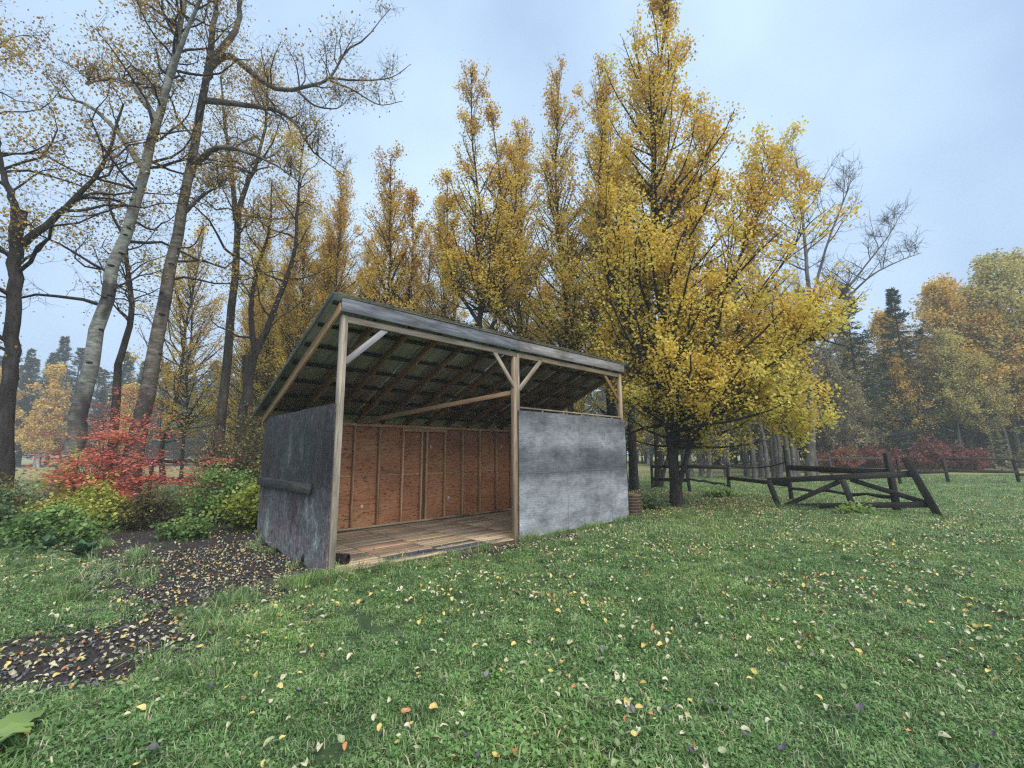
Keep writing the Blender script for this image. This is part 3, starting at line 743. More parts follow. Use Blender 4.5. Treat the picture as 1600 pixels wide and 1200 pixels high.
post(nf, fo, *pD, 1.26, lean=(-.10, 0)); post(nf, fo, *pC, 1.22); post(nf, fo, *pA, 1.85, lean=(-.05, 0)); post(nf, fo, *pB, 1.58, .13, lean=(-.08, 0))
post(nf, fo, 6.3, 20.6, 1.2)
rail(nf, fo, (7.16, 18.62, 1.06), (8.5, 17.93, 1.02)); rail(nf, fo, (7.2, 18.62, .55), (8.5, 17.93, .34), .10, crooked=.03)
rail(nf, fo, (8.5, 17.92, .62), (9.25, 15.25, .52), .13)
rail(nf, fo, (8.5, 17.92, 1.10), (9.22, 15.3, 1.28), .05, sag=.14)
rail(nf, fo, (9.24, 15.22, 1.10), (10.16, 12.17, 1.04), .17); rail(nf, fo, (9.26, 15.22, .42), (10.2, 12.17, .40), .10, crooked=.045)
rail(nf, fo, (6.28, 20.55, 1.0), (7.15, 18.62, 1.05)); rail(nf, fo, (6.28, 20.55, .45), (7.15, 18.62, .5))
fo2 = np.array([22.2, 23.31, 0])
rf = thing('paddock_fence', 'dark two-rail fence crossing the meadow beyond the gate at the right', 'fence', tuple(fo2))
E0, E1, E2, E3 = (19.4, 22.9), (22.2, 23.31), (25.35, 22.9), (28.6, 22.4)
for q_, l in ((E0, 0), (E1, -.10), (E2, -.12), (E3, 0)): post(rf, fo2, *q_, 1.22, .11, lean=(l, 0))
rail(rf, fo2, (E0[0], E0[1] - .05, .55), (E1[0], E1[1] - .05, .56)); rail(rf, fo2, (E1[0], E1[1] - .06, 1.22), (E2[0] - .1, E2[1] - .06, 1.2))
rail(rf, fo2, (E1[0], E1[1] - .06, .62), (E2[0], E2[1] - .06, .56)); rail(rf, fo2, (E2[0] - .1, E2[1] - .06, 1.08), (E3[0], E3[1] - .06, 1.15)); rail(rf, fo2, (E2[0], E2[1] - .06, .42), (E3[0], E3[1] - .06, .5))
fo3 = np.array([22.06, 31.52, 0])
ff = thing('paddock_fence', 'distant two-rail fence in front of the red shrubs at the forest edge', 'fence', tuple(fo3))
G0, G1, G2 = (18.2, 31.2), (22.06, 31.52), (26.9, 32.8)
for q_ in (G0, G1, G2): post(ff, fo3, *q_, 1.32, .12, mat=W_far, lean=(-.06, 0))
rail(ff, fo3, (G1[0], G1[1] - .06, 1.18), (G2[0], G2[1] - .06, 1.13), .13, W_far); rail(ff, fo3, (G1[0], G1[1] - .06, .5), (G2[0], G2[1] - .06, .36), .10, W_far)
rail(ff, fo3, (G0[0], G0[1] - .06, .98), (G1[0], G1[1] - .06, 1.05), .10, W_far)
fo4 = np.array([-13, 18, 0])
lf = thing('rail_fence', 'dark low rail fence half hidden behind the left bushes', 'fence', tuple(fo4))
for x_, y_ in ((-14.6, 18.4), (-11.9, 17.6), (-9.4, 16.9)): post(lf, fo4, x_, y_, 1.5)
rail(lf, fo4, (-14.6, 18.34, 1.38), (-11.9, 17.54, 1.40)); rail(lf, fo4, (-11.9, 17.54, 1.40), (-9.4, 16.84, 1.36)); rail(lf, fo4, (-14.6, 18.34, .7), (-11.9, 17.54, .7)); rail(lf, fo4, (-11.9, 17.54, .7), (-9.4, 16.84, .66))

# ------------------------------------------------------------------ trees
def tree(name, label, stems, bmat, lmat, seed, nb=60, t0=.2, blen=(2.2, .5), elev=(35, 60), bup=.35, bwob=.12, ntw=9, tlen=(.25, .7), tup=.2, twob=.18,
         nsub=0, sublen=.35, nleaf=6, lsize=(.06, .1), jit=.08, tone=(.6, .25), tone_h=-.3, crown_lo=None, sides=8, group=None, cat='tree', lflat=.2, bpow=.9, thin=0.0, blmin=.35, knots=(),
         leafmask=None, brmask=None, brf=1.0, brmat=None, wts=None, twr=.004, crown_r=None, hang=0.3):
    """stems: list of (points, base radius, top radius). Everything is built round the foot of the first stem."""
    rg = np.random.default_rng(seed)
    org = np.array(stems[0][0][0], float); org[2] = 0
    bag = Bag(); SP = []; SR = []
    for pts, r0, r1 in stems:
        m_ = 22
        L = smooth_line(pts, m_)
        wj = rg.normal(0, r0 * .10, (m_, 3)); wj[0] = 0; wj[:, 2] = 0; L = L + wj
        t = np.linspace(0, 1, m_); R = r0 + (r1 - r0) * t ** .8
        if L[0, 2] < .6: R = R * (1 + .28 * np.exp(-(L[:, 2] - L[0, 2]) / .35)); L[0, 2] -= .15
        v, q = tubes((L - org)[None], R[None], sides); bag.add(v, q)
        SP.append(L - org); SR.append(R)
    SP = np.array(SP); SR = np.array(SR)
    ztop = SP[:, :, 2].max()
    lens = np.linalg.norm(np.diff(SP, axis=1), axis=2).sum(1)
    if wts is None: wts = lens / lens.sum()
    wts = np.array(wts, float); wts /= wts.sum()
    si = rg.choice(len(SP), nb, p=wts)
    t0s = np.where(np.arange(len(SP)) == 0, t0, .22)
    st = t0s[si] + (1 - t0s[si]) * rg.uniform(0, 1, nb) ** bpow
    base, tan = along(SP, si, st)
    az = rg.uniform(0, 2 * math.pi, nb)
    hfrac = (st - t0s[si]) / (1 - t0s[si])
    el = np.radians(elev[0] + (elev[1] - elev[0]) * hfrac + rg.normal(0, 10, nb))
    d = np.stack([np.cos(az) * np.cos(el), np.sin(az) * np.cos(el), np.sin(el)], 1)
    BL = (blen[0] + (blen[1] - blen[0]) * hfrac ** 2.1) * rg.uniform(.6, 1.25, nb) * np.minimum(1, blmin + (1 - blmin) * lens[si] / lens[0])
    kb = 7
    BP = grow(base, d, BL, kb, bup, bwob, rg)
    if brmask is not None:
        kk = brmask(BP[:, -1] + org); BP, si, st, BL = BP[kk], si[kk], st[kk], BL[kk]; nb = len(BP)
    srad = SR[si, np.clip((st * 21).astype(int), 0, 21)]
    br = np.minimum(srad * .6, .010 + .014 * BL)
    br = br * brf
    bag2 = Bag() if brmat is not None else bag
    BR = br[:, None] * np.linspace(1, .25, kb)[None]
    v, q = tubes(BP, BR, 5); bag2.add(v, q)
    # twigs
    nt_ = nb * ntw
    bi = rg.integers(0, nb, nt_); bs = rg.uniform(.15, 1, nt_)
    tb, tt = along(BP, bi, bs)
    td = tt * .7 + rand_dirs(nt_, rg) * .9
    TL = rg.uniform(tlen[0], tlen[1], nt_) * (0.22 + .78 * np.clip(BL[bi] / max(blen), 0, 1)) * (1.15 - .5 * bs)
    TP = grow(tb, td, TL, 4, tup, twob, rg)
    v, q = tubes(TP, np.full(nt_, twr)[:, None] * np.linspace(1.3, .5, 4)[None], 3); bag2.add(v, q)
    ends = TP
    if nsub:
        ns = nt_ * nsub
        ti = rg.integers(0, nt_, ns); ts = rg.uniform(.2, 1, ns)
        sb, stn = along(TP, ti, ts)
        SPp = grow(sb, stn * .6 + rand_dirs(ns, rg), rg.uniform(.4, 1.1, ns) * sublen, 3, tup, twob * 1.3, rg)
        v, q = tubes(SPp, np.full(ns, twr * .7)[:, None] * np.linspace(1.2, .5, 3)[None], 3); bag2.add(v, q)
    o = thing(name, label, cat, tuple(org), 0, group)
    for kz in knots:
        i0 = int(np.argmin(np.abs(SP[0][:, 2] - kz))); i1 = min(i0 + 1, len(SP[0]) - 1); f_ = 0 if i1 == i0 else np.clip((kz - SP[0][i0, 2]) / max(1e-3, SP[0][i1, 2] - SP[0][i0, 2]), 0, 1)
        c_ = SP[0][i0] * (1 - f_) + SP[0][i1] * f_; r_k = SR[0][i0]; ang_ = math.radians(-50 + rg.uniform(-55, 55))
        u_, w_k = np.meshgrid(np.linspace(0, 2 * math.pi, 9)[:-1], np.linspace(0, math.pi, 5), indexing='ij')
        hw = r_k * rg.uniform(.35, .6); V_ = np.stack([hw * np.sin(w_k) * np.cos(u_), .05 * np.cos(w_k), hw * .45 * np.sin(w_k) * np.sin(u_)], -1).reshape(-1, 3)
        d_ = np.array([math.cos(ang_), math.sin(ang_), 0]); e_ = np.array([-d_[1], d_[0], 0])
        Vk = c_ + d_ * (r_k * .96) + V_[:, :1] * e_ + V_[:, 1:2] * d_ + V_[:, 2:] * np.array([0, 0, 1.0]); ii = np.arange(40).reshape(8, 5)
        link('knot', mesh_np('knot', Vk, np.stack([ii[:, :-1], np.roll(ii, -1, 0)[:, :-1], np.roll(ii, -1, 0)[:, 1:], ii[:, 1:]], -1).reshape(-1, 4), None, True), B_dark, o)
    link('trunk', bag.mesh('trunk', True), bmat, o)
    if brmat is not None: link('branches', bag2.mesh('branches', True), brmat, o)
    # leaves
    nlv = int(nt_ * nleaf)
    if nlv:
        wt_ = rg.gamma(.55, 1.0, nt_) * (.35 + bs); li = rg.choice(nt_, nlv, p=wt_ / wt_.sum()); ls = rg.uniform(.1, 1, nlv)
        lp, _ = along(TP, li, ls)
        lp = lp + rg.normal(0, jit, (nlv, 3))
        lsel = li
        if thin:
            k_ = rg.uniform(0, 1, len(lp)) > thin * np.clip(lp[:, 2] / ztop - .22, 0, 1) / .78; lp = lp[k_]; lsel = lsel[k_]
        if leafmask is not None:
            k_ = leafmask(lp + org, rg); lp = lp[k_]; lsel = lsel[k_]
        if len(lp):
            v, q = leaf_quads(lp, rg.uniform(lsize[0], lsize[1], len(lp)), rg, lflat, .85, hang)
            hz = lp[:, 2] / ztop
            brt = rg.normal(0, .11, nb)[bi[li if leafmask is None and not thin else lsel]]
            tn = np.clip(brt + tone[0] + tone_h * (hz - .5) + rg.normal(0, tone[1], len(lp)) + .16 * fnoise(lp[:, 0] + lp[:, 2], lp[:, 1] + lp[:, 2] * .5, seed, 1.6), 0, 1)
            link('crown', mesh_np('crown', v, q, None, False, {'tone': tn.repeat(4)}), lmat, o)
    return o

# --- tall old poplars at the left: sparse bronze leaves, many bare curling twigs
OLD = dict(nb=58, t0=.40, blen=(3.6, 2.0), elev=(12, 58), bup=.55, bwob=.28, ntw=14, tlen=(.6, 1.7), tup=.25, twob=.38, nsub=2, sublen=.65, nleaf=11, lsize=(.06, .105), jit=.24,
           tone=(.5, .28), tone_h=0, sides=12, twr=.0055, brf=1.0)
def mk(base, **k): d = dict(base); d.update(k); return d
tree('poplar_tree', 'dark forked trunk with a sawn stub standing left of all the other trees',
     [([(-14.29, 12.9, 0), (-14.62, 12.9, 3.13), (-14.85, 12.9, 5.33), (-15.16, 12.9, 7.66), (-15.32, 12.9, 8.6)], .19, .155),
      ([(-15.32, 12.9, 8.5), (-15.43, 12.9, 9.26), (-15.83, 12.9, 10.09), (-16.21, 12.9, 11.02), (-16.71, 12.9, 12.5), (-17.3, 12.9, 15.5)], .13, .03),
      ([(-15.0, 12.9, 6.6), (-15.16, 12.85, 7.66), (-15.13, 12.85, 8.41), (-15.08, 12.85, 9.15)], .14, .11),
      ([(-15.15, 12.9, 7.9), (-14.3, 13.3, 9.5), (-13.6, 13.6, 11.2), (-13.2, 13.6, 13.5)], .12, .03)],
     B_dark, L_bronze, 101, **mk(OLD, nb=40, nleaf=16, ntw=11,  tone=(.5, .28), wts=[.15, .5, 0, .35]))
tree('poplar_tree', 'tall leaning poplar with pale grey-green smooth bark and dark knots beside the red shrub',
     [([(-14.1, 14.3, 0.), (-13.96, 14.3, 1.87), (-13.86, 14.3, 3.28), (-13.68, 14.3, 5.72), (-13.36, 14.3, 8.29), (-12.88, 14.3, 10.98), (-12.5, 14.3, 13.84), (-12.22, 14.3, 16.12), (-12.12, 14.3, 18.45), (-12.06, 14.3, 23)], .30, .06),
      ([(-12.9, 14.3, 11.6), (-13.7, 14.0, 12.8), (-14.6, 13.8, 13.6), (-15.6, 13.7, 13.9)], .11, .03),
      ([(-12.6, 14.3, 13.4), (-13.6, 14.5, 14.8), (-14.6, 14.6, 15.4), (-15.7, 14.6, 15.2)], .11, .03),
      ([(-12.3, 14.3, 15.2), (-11.6, 13.8, 16.2), (-10.9, 13.5, 17.6), (-10.6, 13.5, 19)], .10, .03)],
     B_pale, L_bronze, 102, **mk(OLD, nb=74, t0=.36, nleaf=10, blen=(3.2, 1.8), brmat=B_dark, knots=(4.6, 5.5, 6.3, 6.9, 7.8, 8.4, 9.0, 9.3, 10.3, 11.2, 12.1, 13.0)))
L2pts = [(-12.98, 15.5, 0.), (-12.93, 15.5, 1.88), (-12.83, 15.5, 3.41), (-12.62, 15.5, 6.05), (-12.45, 15.5, 8.84), (-12.2, 15.5, 11.75), (-12.04, 15.5, 14.86), (-11.88, 15.5, 18.15), (-11.89, 15.5, 19.85), (-12.0, 15.5, 24)]
tree('poplar_tree', 'tall brown-barked poplar with long bare limbs reaching right over the shelter',
     [(L2pts, .32, .06),
      ([(-11.95, 15.5, 16.6), (-11.2, 15.4, 17.18), (-10.39, 15.3, 16.6), (-9.31, 15.2, 15.68), (-8.55, 15.2, 15.45), (-7.68, 15.1, 15.5), (-6.9, 15.1, 15.86), (-6.37, 15, 16.86), (-5.52, 15, 17.58), (-4.67, 15, 18.84)], .15, .012),
      ([(-6.9, 15.1, 15.86), (-5.95, 15.3, 15.94), (-4.7, 15.4, 16.13), (-3.92, 15.5, 16.84)], .05, .01),
      ([(-6.94, 15.1, 15.78), (-5.91, 14.9, 15.15), (-4.89, 14.8, 14.45), (-4.0, 14.8, 14.58)], .045, .01),
      ([(-8.17, 15.2, 15.42), (-7.37, 15., 14.61), (-6.49, 14.9, 14.38), (-6.02, 14.9, 14.82)], .05, .01),
      ([(-12.15, 15.5, 12.5), (-11.2, 15.4, 13.13), (-10.2, 15.3, 12.99), (-8.94, 15.2, 12.39), (-7.92, 15.1, 11.65)], .13, .02),
      ([(-12.2, 15.5, 10.6), (-11.25, 15.2, 11.15), (-10.43, 15, 11.4)], .09, .02),
      ([(-11.95, 15.5, 15.3), (-10.64, 15.6, 15.19), (-9.26, 15.7, 15.01), (-8.34, 15.7, 14.34), (-7.66, 15.7, 13.24), (-6.38, 15.7, 12.16)], .13, .015),
      ([(-11.9, 15.5, 17.0), (-11.07, 15.6, 18.5), (-11.01, 15.6, 19.85), (-11.38, 15.6, 21.5)], .15, .05)],
     B_tan, L_bronze, 103, **mk(OLD, nb=104, t0=.40, blen=(2.5, 1.3), nleaf=4, ntw=10, elev=(20, 66), brmat=B_dark, knots=(5.2, 6.6, 7.4, 8.5, 9.5, 10.4, 11.4, 12.6, 13.4), wts=[.22, .16, .07, .07, .05, .14, .07, .16, .06]))
tree('poplar_tree', 'thin crooked dark trunk between the two big leaning poplars',
     [([(-15.0, 17.0, 0.), (-15.14, 17.0, 3.37), (-15.25, 17.0, 5.11), (-15.0, 17.0, 6.91), (-15.25, 17.0, 8.49), (-15.62, 17.0, 10.13), (-15.46, 17.0, 11.8)], .17, .05)],
     B_mid, L_bronze, 104, **mk(OLD, nb=22, t0=.4, blen=(2, 1), nleaf=7, nsub=1, ntw=8))
tree('poplar_tree', 'slim straight dark trunk forking high, left behind the shelter',
     [([(-12.38, 19.0, 0.), (-12.39, 19.0, 3.79), (-12.33, 19.0, 7.03), (-12.35, 19.0, 10.45), (-12.48, 19.0, 12.56), (-12.22, 19.0, 13.93), (-11.83, 19.0, 14.96), (-11.59, 19.0, 17.22), (-11.63, 19.0, 19.63)], .22, .04),
      ([(-12.55, 19.0, 12.2), (-13.08, 19.0, 15.23), (-13.47, 19.0, 16.9), (-13.94, 19.0, 19.64)], .12, .04)],
     B_mid, L_bronze, 105, **mk(OLD, nb=46, t0=.36, blen=(3.0, 1.3), nleaf=16, nsub=1, ntw=10))
tree('poplar_tree', 'crooked dark trunk with a broken stub nearest the left corner of the shelter roof',
     [([(-11.51, 19.0, 0.), (-11.47, 19.0, 3.02), (-11.21, 19.0, 5.71), (-10.76, 19.0, 7.03), (-10.24, 19.0, 8.69), (-9.79, 19.0, 10.44), (-9.76, 19.0, 12.2), (-9.79, 19.0, 14.24), (-9.66, 19.0, 16.87)], .21, .03),
      ([(-11.28, 19.0, 3.7), (-11.42, 19.0, 4.92), (-11.53, 19.0, 5.85)], .19, .17),
      ([(-11.17, 19.0, 5.91), (-11.52, 19.0, 8.08), (-11.38, 19.0, 9.87), (-11.01, 19.0, 11.71), (-11.06, 19.0, 14.24)], .13, .03)],
     B_dark, L_gold, 106, **mk(OLD, nb=44, t0=.3, blen=(2.8, 1.2), nleaf=18, nsub=1, ntw=10, tone=(.5, .2), wts=[.6, 0, .4]))

# --- golden aspens behind the shelter
ASP = dict(nb=150, t0=.13, blen=(3.1, 1.25), elev=(22, 68), bup=.55, bwob=.11, ntw=16, tlen=(.35, 1.0), tup=.4, twob=.18, nleaf=11, lsize=(.06, .112), jit=.12, tone=(.58, .18), tone_h=-.5, sides=8, twr=.0045, bpow=1.15, thin=.55)
def upright(x, y, h, r, lean=(0, 0), seed=0):
    rg = np.random.default_rng(seed)
    z = np.linspace(0, h, 7)
    return ([(x + lean[0] * t + rg.normal(0, .10) * (i > 0), y + lean[1] * t + rg.normal(0, .1) * (i > 0), zz) for i, (t, zz) in enumerate(zip(z / h, z))], r, .02)
asp2 = tree('aspen_tree', 'golden aspen with three dark forked stems rising over the middle of the shelter roof',
     [([(-1.32, 17.5, 0), (-1.32, 17.5, 5.38), (-1.28, 17.5, 6.97), (-1.23, 17.5, 7.78), (-1.42, 17.5, 9.16), (-1.3, 17.5, 11.72), (-1.65, 17.5, 14.7), (-1.76, 17.5, 18.1)], .17, .02),
      ([(-1.28, 17.5, 7.3), (-0.63, 17.4, 8.6), (-0.76, 17.4, 10.28), (-0.42, 17.4, 12.59), (-0.83, 17.4, 16.2)], .10, .02),
      ([(-1.28, 17.5, 6.8), (-2.21, 17.6, 8.33), (-2.62, 17.6, 9.73), (-2.74, 17.6, 13.2)], .09, .02),
      ([(-1.3, 17.5, 5.6), (-.75, 17.5, 6.8), (-0.21, 17.5, 8.32), (0.03, 17.5, 9.71), (0.2, 17.5, 12.59), (0.1, 17.5, 14.5)], .11, .02)],
     B_dark, L_gold, 201, **mk(ASP, nb=240, t0=.34, blen=(2.5, 1.0)))
asp3 = tree('aspen_tree', 'slender golden aspen with a straight dark stem right of the shelter middle post',
     [([(2.4, 18.0, 0), (2.35, 18.0, 4.4), (2.28, 18.0, 7.1), (2.16, 18.0, 9.93), (1.96, 18.0, 13.5), (2.27, 18.0, 18.5)], .15, .02)], B_dark, L_gold, 202, **mk(ASP, nb=150, t0=.2, blen=(2.8, 1.0)))
asp1 = tree('aspen_tree', 'narrow orange-gold aspen standing behind the left end of the shelter roof', [upright(-5.5, 19.5, 15.6, .13, (-.2, 0), 1), upright(-4.9, 19.9, 13.5, .10, (.2, 0), 2)], B_dark, L_gold, 203, **mk(ASP, nb=200, t0=.12, blen=(2.6, .9), tone=(.5, .17)))
asp4 = tree('aspen_tree', 'slightly shorter golden aspen filling the gap between two taller ones over the shelter roof', [upright(.5, 20.5, 17.3, .14, (0, 0), 3)], B_dark, L_gold, 204, **mk(ASP, nb=160, t0=.12, blen=(3.1, 1.0)))
copy_tree(asp1, 'orange-gold aspen behind the left gable corner of the shelter roof', (-8.4, 20.5, 0), 2.1, .86)
copy_tree(asp4, 'dense yellow aspen between the dark crooked trunk and the shelter roof', (-7.0, 23.5, 0), 1.1, .90)
copy_tree(asp4, 'golden aspen behind and left of the three-stemmed aspen', (-3.4, 21.0, 0), 3.3, .80)
copy_tree(asp3, 'tall narrow aspen rising left of the largest golden tree', (3.75, 17.4, 0), 2.4, 1.0)
copy_tree(asp1, 'short golden aspen low behind the shelter fascia', (1.7, 23.5, 0), .6, .78)
copy_tree(asp3, 'golden aspen behind the left gable of the shelter among the dark trunks', (-9.9, 22.6, 0), 4.0, .72)
copy_tree(asp4, 'broad low golden aspen left behind the dark crooked trunks', (-13.2, 25.0, 0), 5.2, .70)

spa = tree('aspen_tree', 'sparse yellowing aspen seen through the gap between the big poplars', [upright(-19.5, 25.5, 15, .15, (.5, 0), 14), upright(-18.8, 25.9, 13, .10, (-.6, 0), 15)], B_mid, L_gold, 206, **mk(ASP, nb=150, t0=.15, nleaf=10, blen=(3.4, 1.0), tone=(.5, .2), tone_h=-.1))
copy_tree(spa, 'sparse yellow aspen behind the brown-barked poplar', (-15.8, 27.5, 0), 4.0, .95)
copy_tree(spa, 'low sparse yellow aspen behind the slim straight dark trunk', (-13.4, 23.4, 0), 1.2, .72)
copy_tree(asp1, 'dense gold aspen just left of the shelter roof behind the broken stub', (-11.2, 25.8, 0), 3.1, .92)
for (x, y, rz, s_, k_, lb) in ((-12.0, 28.0, .4, .80, 1, 'broad gold aspen in the back row between the two dark trunks left of the shelter'), (-9.2, 27.0, 1.4, .84, 4, 'gold aspen in the back row over the left end of the roof'), (-6.3, 28.0, 2.4, .86, 1, 'orange aspen in the back row behind the left third of the roof'),
                               (-3.6, 26.5, 3.4, .78, 4, 'low golden aspen in the back row left of the three-stemmed aspen'), (-1.2, 27.5, 4.4, .84, 4, 'golden aspen directly behind the three-stemmed aspen'), (1.0, 26.8, 5.4, .78, 1, 'low orange aspen in the back row over the middle of the roof'),
                               (3.4, 25.5, .9, .80, 4, 'golden aspen in the back row behind the straight slender aspen'), (6.2, 25.0, 1.9, .80, 4, 'golden aspen in the back row behind the largest golden tree'), (-4.6, 23.0, 2.9, .84, 1, 'narrow gold aspen close behind the middle of the roof left of the forked stems'), (-10.6, 21.6, 5.9, .74, 4, 'gold aspen touching the roof corner at the left gable'), (-10.0, 24.4, .2, 1.0, 4, 'tall gold aspen filling the gap between the crooked trunk and the shelter roof'), (-13.0, 25.6, 1.2, .94, 4, 'tall gold aspen showing behind the slim straight dark trunk'), (-17.2, 29.5, 2.0, .95, 4, 'golden aspen far back between the brown-barked poplar and the slim dark trunk')):
    copy_tree({1: asp1, 4: asp4}[k_], lb, (x, y, 0), rz, s_)
# --- the largest golden tree
def droop(p, rg):
    # the crown reaches lowest at the right and keeps clear of the trunk foot
    x, z = p[:, 0], p[:, 2]
    lo = np.interp(x, [1.5, 3.2, 4.4, 5.4, 6.2, 7.6, 8.4, 9.4, 10.2, 11.5], [4.6, 3.2, 2.4, 2.1, 1.3, .75, .9, 3.4, 3.8, 7.5])
    return (z > lo + rg.normal(0, .25, len(p))) & inside_big(p, rg.normal(0, .3, len(p)))
def inside_big(p, slack=0.0):
    x, z = p[:, 0], p[:, 2]
    xr = np.interp(z, [1, 3.7, 5.5, 7.5, 9.5, 10.8, 11.6, 12.6, 13.6, 15.2, 18, 20.5], [8.2, 9.5, 9.3, 9.0, 9.4, 10.3, 10.0, 8.5, 7.7, 6.9, 6.4, 6.0])
    xl = np.interp(z, [2, 4, 7, 10, 13, 15.5, 17, 20], [3.3, 2.5, 1.8, 2.2, 2.7, 3.3, 4.6, 5.3])
    return (x < xr + slack) & (x > xl - slack)
big = tree('aspen_tree', 'largest golden tree, many-stemmed, with leaves sweeping down to the grass beside the shelter',
     [([(4.94, 13.9, 0.0), (4.91, 13.9, 1.76), (4.92, 13.9, 2.94), (4.88, 13.9, 4.57), (4.89, 13.9, 6.47), (4.79, 13.9, 8.46), (4.81, 13.9, 10.77), (5.2, 13.9, 13.93), (5.65, 13.9, 17.85), (5.8, 13.9, 20.3)], .175, .02),
      ([(4.9, 13.8, 0.41), (5.4, 13.8, 1.75), (5.68, 13.7, 2.94), (6.09, 13.6, 4.56), (6.89, 13.5, 6.9), (8.0, 13.5, 9.2), (8.7, 13.5, 11.0)], .085, .02),
      ([(4.94, 14., 0.32), (5.16, 14.1, 1.95), (5.53, 14.2, 3.74), (5.64, 14.3, 5.4), (5.88, 14.4, 7.34), (6.51, 14.4, 10.29), (7.1, 14.4, 13.6)], .08, .02),
      ([(5.0, 13.9, 1.6), (4.43, 13.8, 3.75), (3.8, 13.7, 5.41), (3.14, 13.7, 6.92), (2.9, 13.7, 9.47), (3.1, 13.7, 12.3)], .10, .02),
      ([(5.3, 13.8, 1.7), (6.4, 13.2, 3.0), (7.6, 12.8, 4.2), (8.6, 12.6, 4.8), (9.6, 12.5, 4.6)], .07, .015),
      ([(5.6, 13.7, 2.9), (7.0, 13.4, 5.4), (8.6, 13.2, 7.6), (9.3, 13.2, 8.6), (10.0, 13.2, 9.2)], .06, .01),
      ([(6.4, 13.2, 3.0), (7.2, 12.9, 2.9), (7.8, 12.7, 2.2), (8.1, 12.6, 1.2)], .035, .008)],
     B_dark, L_gold, 210, **mk(ASP, nb=600, t0=.11, blen=(3.6, 1.5), elev=(8, 68), bup=.45, ntw=18, nleaf=13, lsize=(.06, .112), tone=(.56, .17), tone_h=-.5, thin=.35, blmin=.55, leafmask=droop, brmask=inside_big, sides=10,
                              wts=[.40, .15, .13, .13, .10, .05, .04], jit=.13))
for i, (x, y, h, r, ln, lb) in enumerate([(5.15, 19.4, 15, .20, (.3, 0), 'dark trunk just right of the shelter end with gold leaves above'),
                                          (6.87, 21.5, 14, .19, (-.3, 0), 'dark trunk with a low side stem between the drum and the largest golden tree'),
                                          (6.0, 22.0, 12, .09, (0, 0), 'very thin dark sapling stem beside the rusty drum'),
                                          (4.45, 18.6, 13, .14, (-.4, 0), 'leaning dark trunk partly behind the shelter right end')]):
    st = [upright(x, y, h, r, ln, 30 + i)]
    if i == 1: st.append(([(6.95, 21.4, .3), (7.6, 21.3, 2.4), (8.2, 21.2, 5.5), (8.4, 21.2, 9)], .10, .02))
    tree('aspen_tree', lb, st, B_dark, L_gold, 220 + i, **mk(ASP, nb=48, t0=.35, blen=(1.8, .5), nleaf=9))

# --- bare grey tree at the right and the stand of pale trunks
BARE = mk(OLD, nb=70, t0=.3, blen=(5.2, 2.0), elev=(25, 60), bup=.35, bwob=.14, ntw=9, tlen=(.6, 1.7), tup=.3, twob=.2, nsub=3, sublen=.7, nleaf=0, twr=.010)
tree('bare_tree', 'tall leafless grey tree with long thin branches spreading right against the sky',
     [([(16.91, 26.0, 0.), (17.4, 26.0, 3.68), (17.82, 26.0, 7.49), (18.09, 26.0, 11.06), (18.17, 26.0, 14.37), (18.22, 26.0, 17.8), (18.25, 26.0, 20.02)], .24, .03),
      ([(17.61, 26.0, 5.56), (19.26, 26.0, 9.45), (21.49, 26.0, 11.86), (23.61, 26.0, 13.08), (25.28, 26.0, 13.69)], .11, .015),
      ([(17.86, 26.0, 7.88), (19.79, 26.0, 10.65), (23.0, 26.0, 14.34), (23.96, 26.0, 15.6)], .10, .015),
      ([(18.04, 26.0, 10.25), (19.39, 26.0, 13.94), (20.99, 26.0, 17.35), (21.55, 26.0, 18.66)], .10, .015)],
     B_grey, L_pale, 301, **mk(BARE, wts=[.45, .2, .18, .17], blen=(3.4, 1.5)))
bare1 = [o for o in sc.objects if o.name.startswith('bare_tree')][0]
copy_tree(bare1, 'smaller leafless grey tree right of the tall bare tree, in front of the dark spruces', (23.4, 35.5, 0), 0.5, .78)
copy_tree(bare1, 'leafless grey tree behind the right side of the largest golden tree', (14.2, 30.0, 0), 2.6, .85)
SLIM = mk(ASP, nb=46, t0=.28, blen=(1.9, .5), ntw=9, nleaf=3.2, lsize=(.09, .15), tone=(.5, .25), tone_h=0, twr=.007)
slim = tree('slim_aspen', 'pale slim trunk, leftmost of the grey stand behind the gate', [upright(14.6, 27.5, 13, .15, (0, 0), 41)], B_grey, L_pale, 302, **SLIM)
sl2 = tree('slim_aspen', 'pale trunk with sparse yellow leaves in the grey stand behind the gate', [upright(15.6, 28.6, 15, .17, (.4, 0), 42)], B_grey, L_fargold, 303, **mk(SLIM, nleaf=6, t0=.2))
G_SL = 'pale slim trunks standing close together behind the gate'
for i, (x, y, k, s) in enumerate([(15.1, 27.0, 0, .9), (16.1, 27.6, 0, 1.05), (16.6, 28.9, 1, .95), (17.5, 28.4, 0, 1.0), (18.4, 29.6, 1, .9), (13.6, 28.8, 1, .9), (12.6, 30.5, 0, .95), (19.4, 31.0, 0, 1.0), (14.2, 30.0, 0, 1.1), (11.6, 29.5, 1, .85), (15.9, 27.1, 1, .8), (16.9, 27.8, 0, .92), (17.9, 29.4, 0, 1.0), (13.1, 27.6, 0, .85), (18.8, 28.6, 1, .85), (15.2, 29.6, 1, 1.0), (19.9, 29.8, 0, .9), (12.2, 28.2, 1, .95)]):
    copy_tree((slim, sl2)[k], ('pale slim nearly leafless trunk in the grey stand behind the gate', 'pale slim trunk with a few yellow leaves in the grey stand behind the gate')[k], (x, y, 0), i * 1.7, s, G_SL)
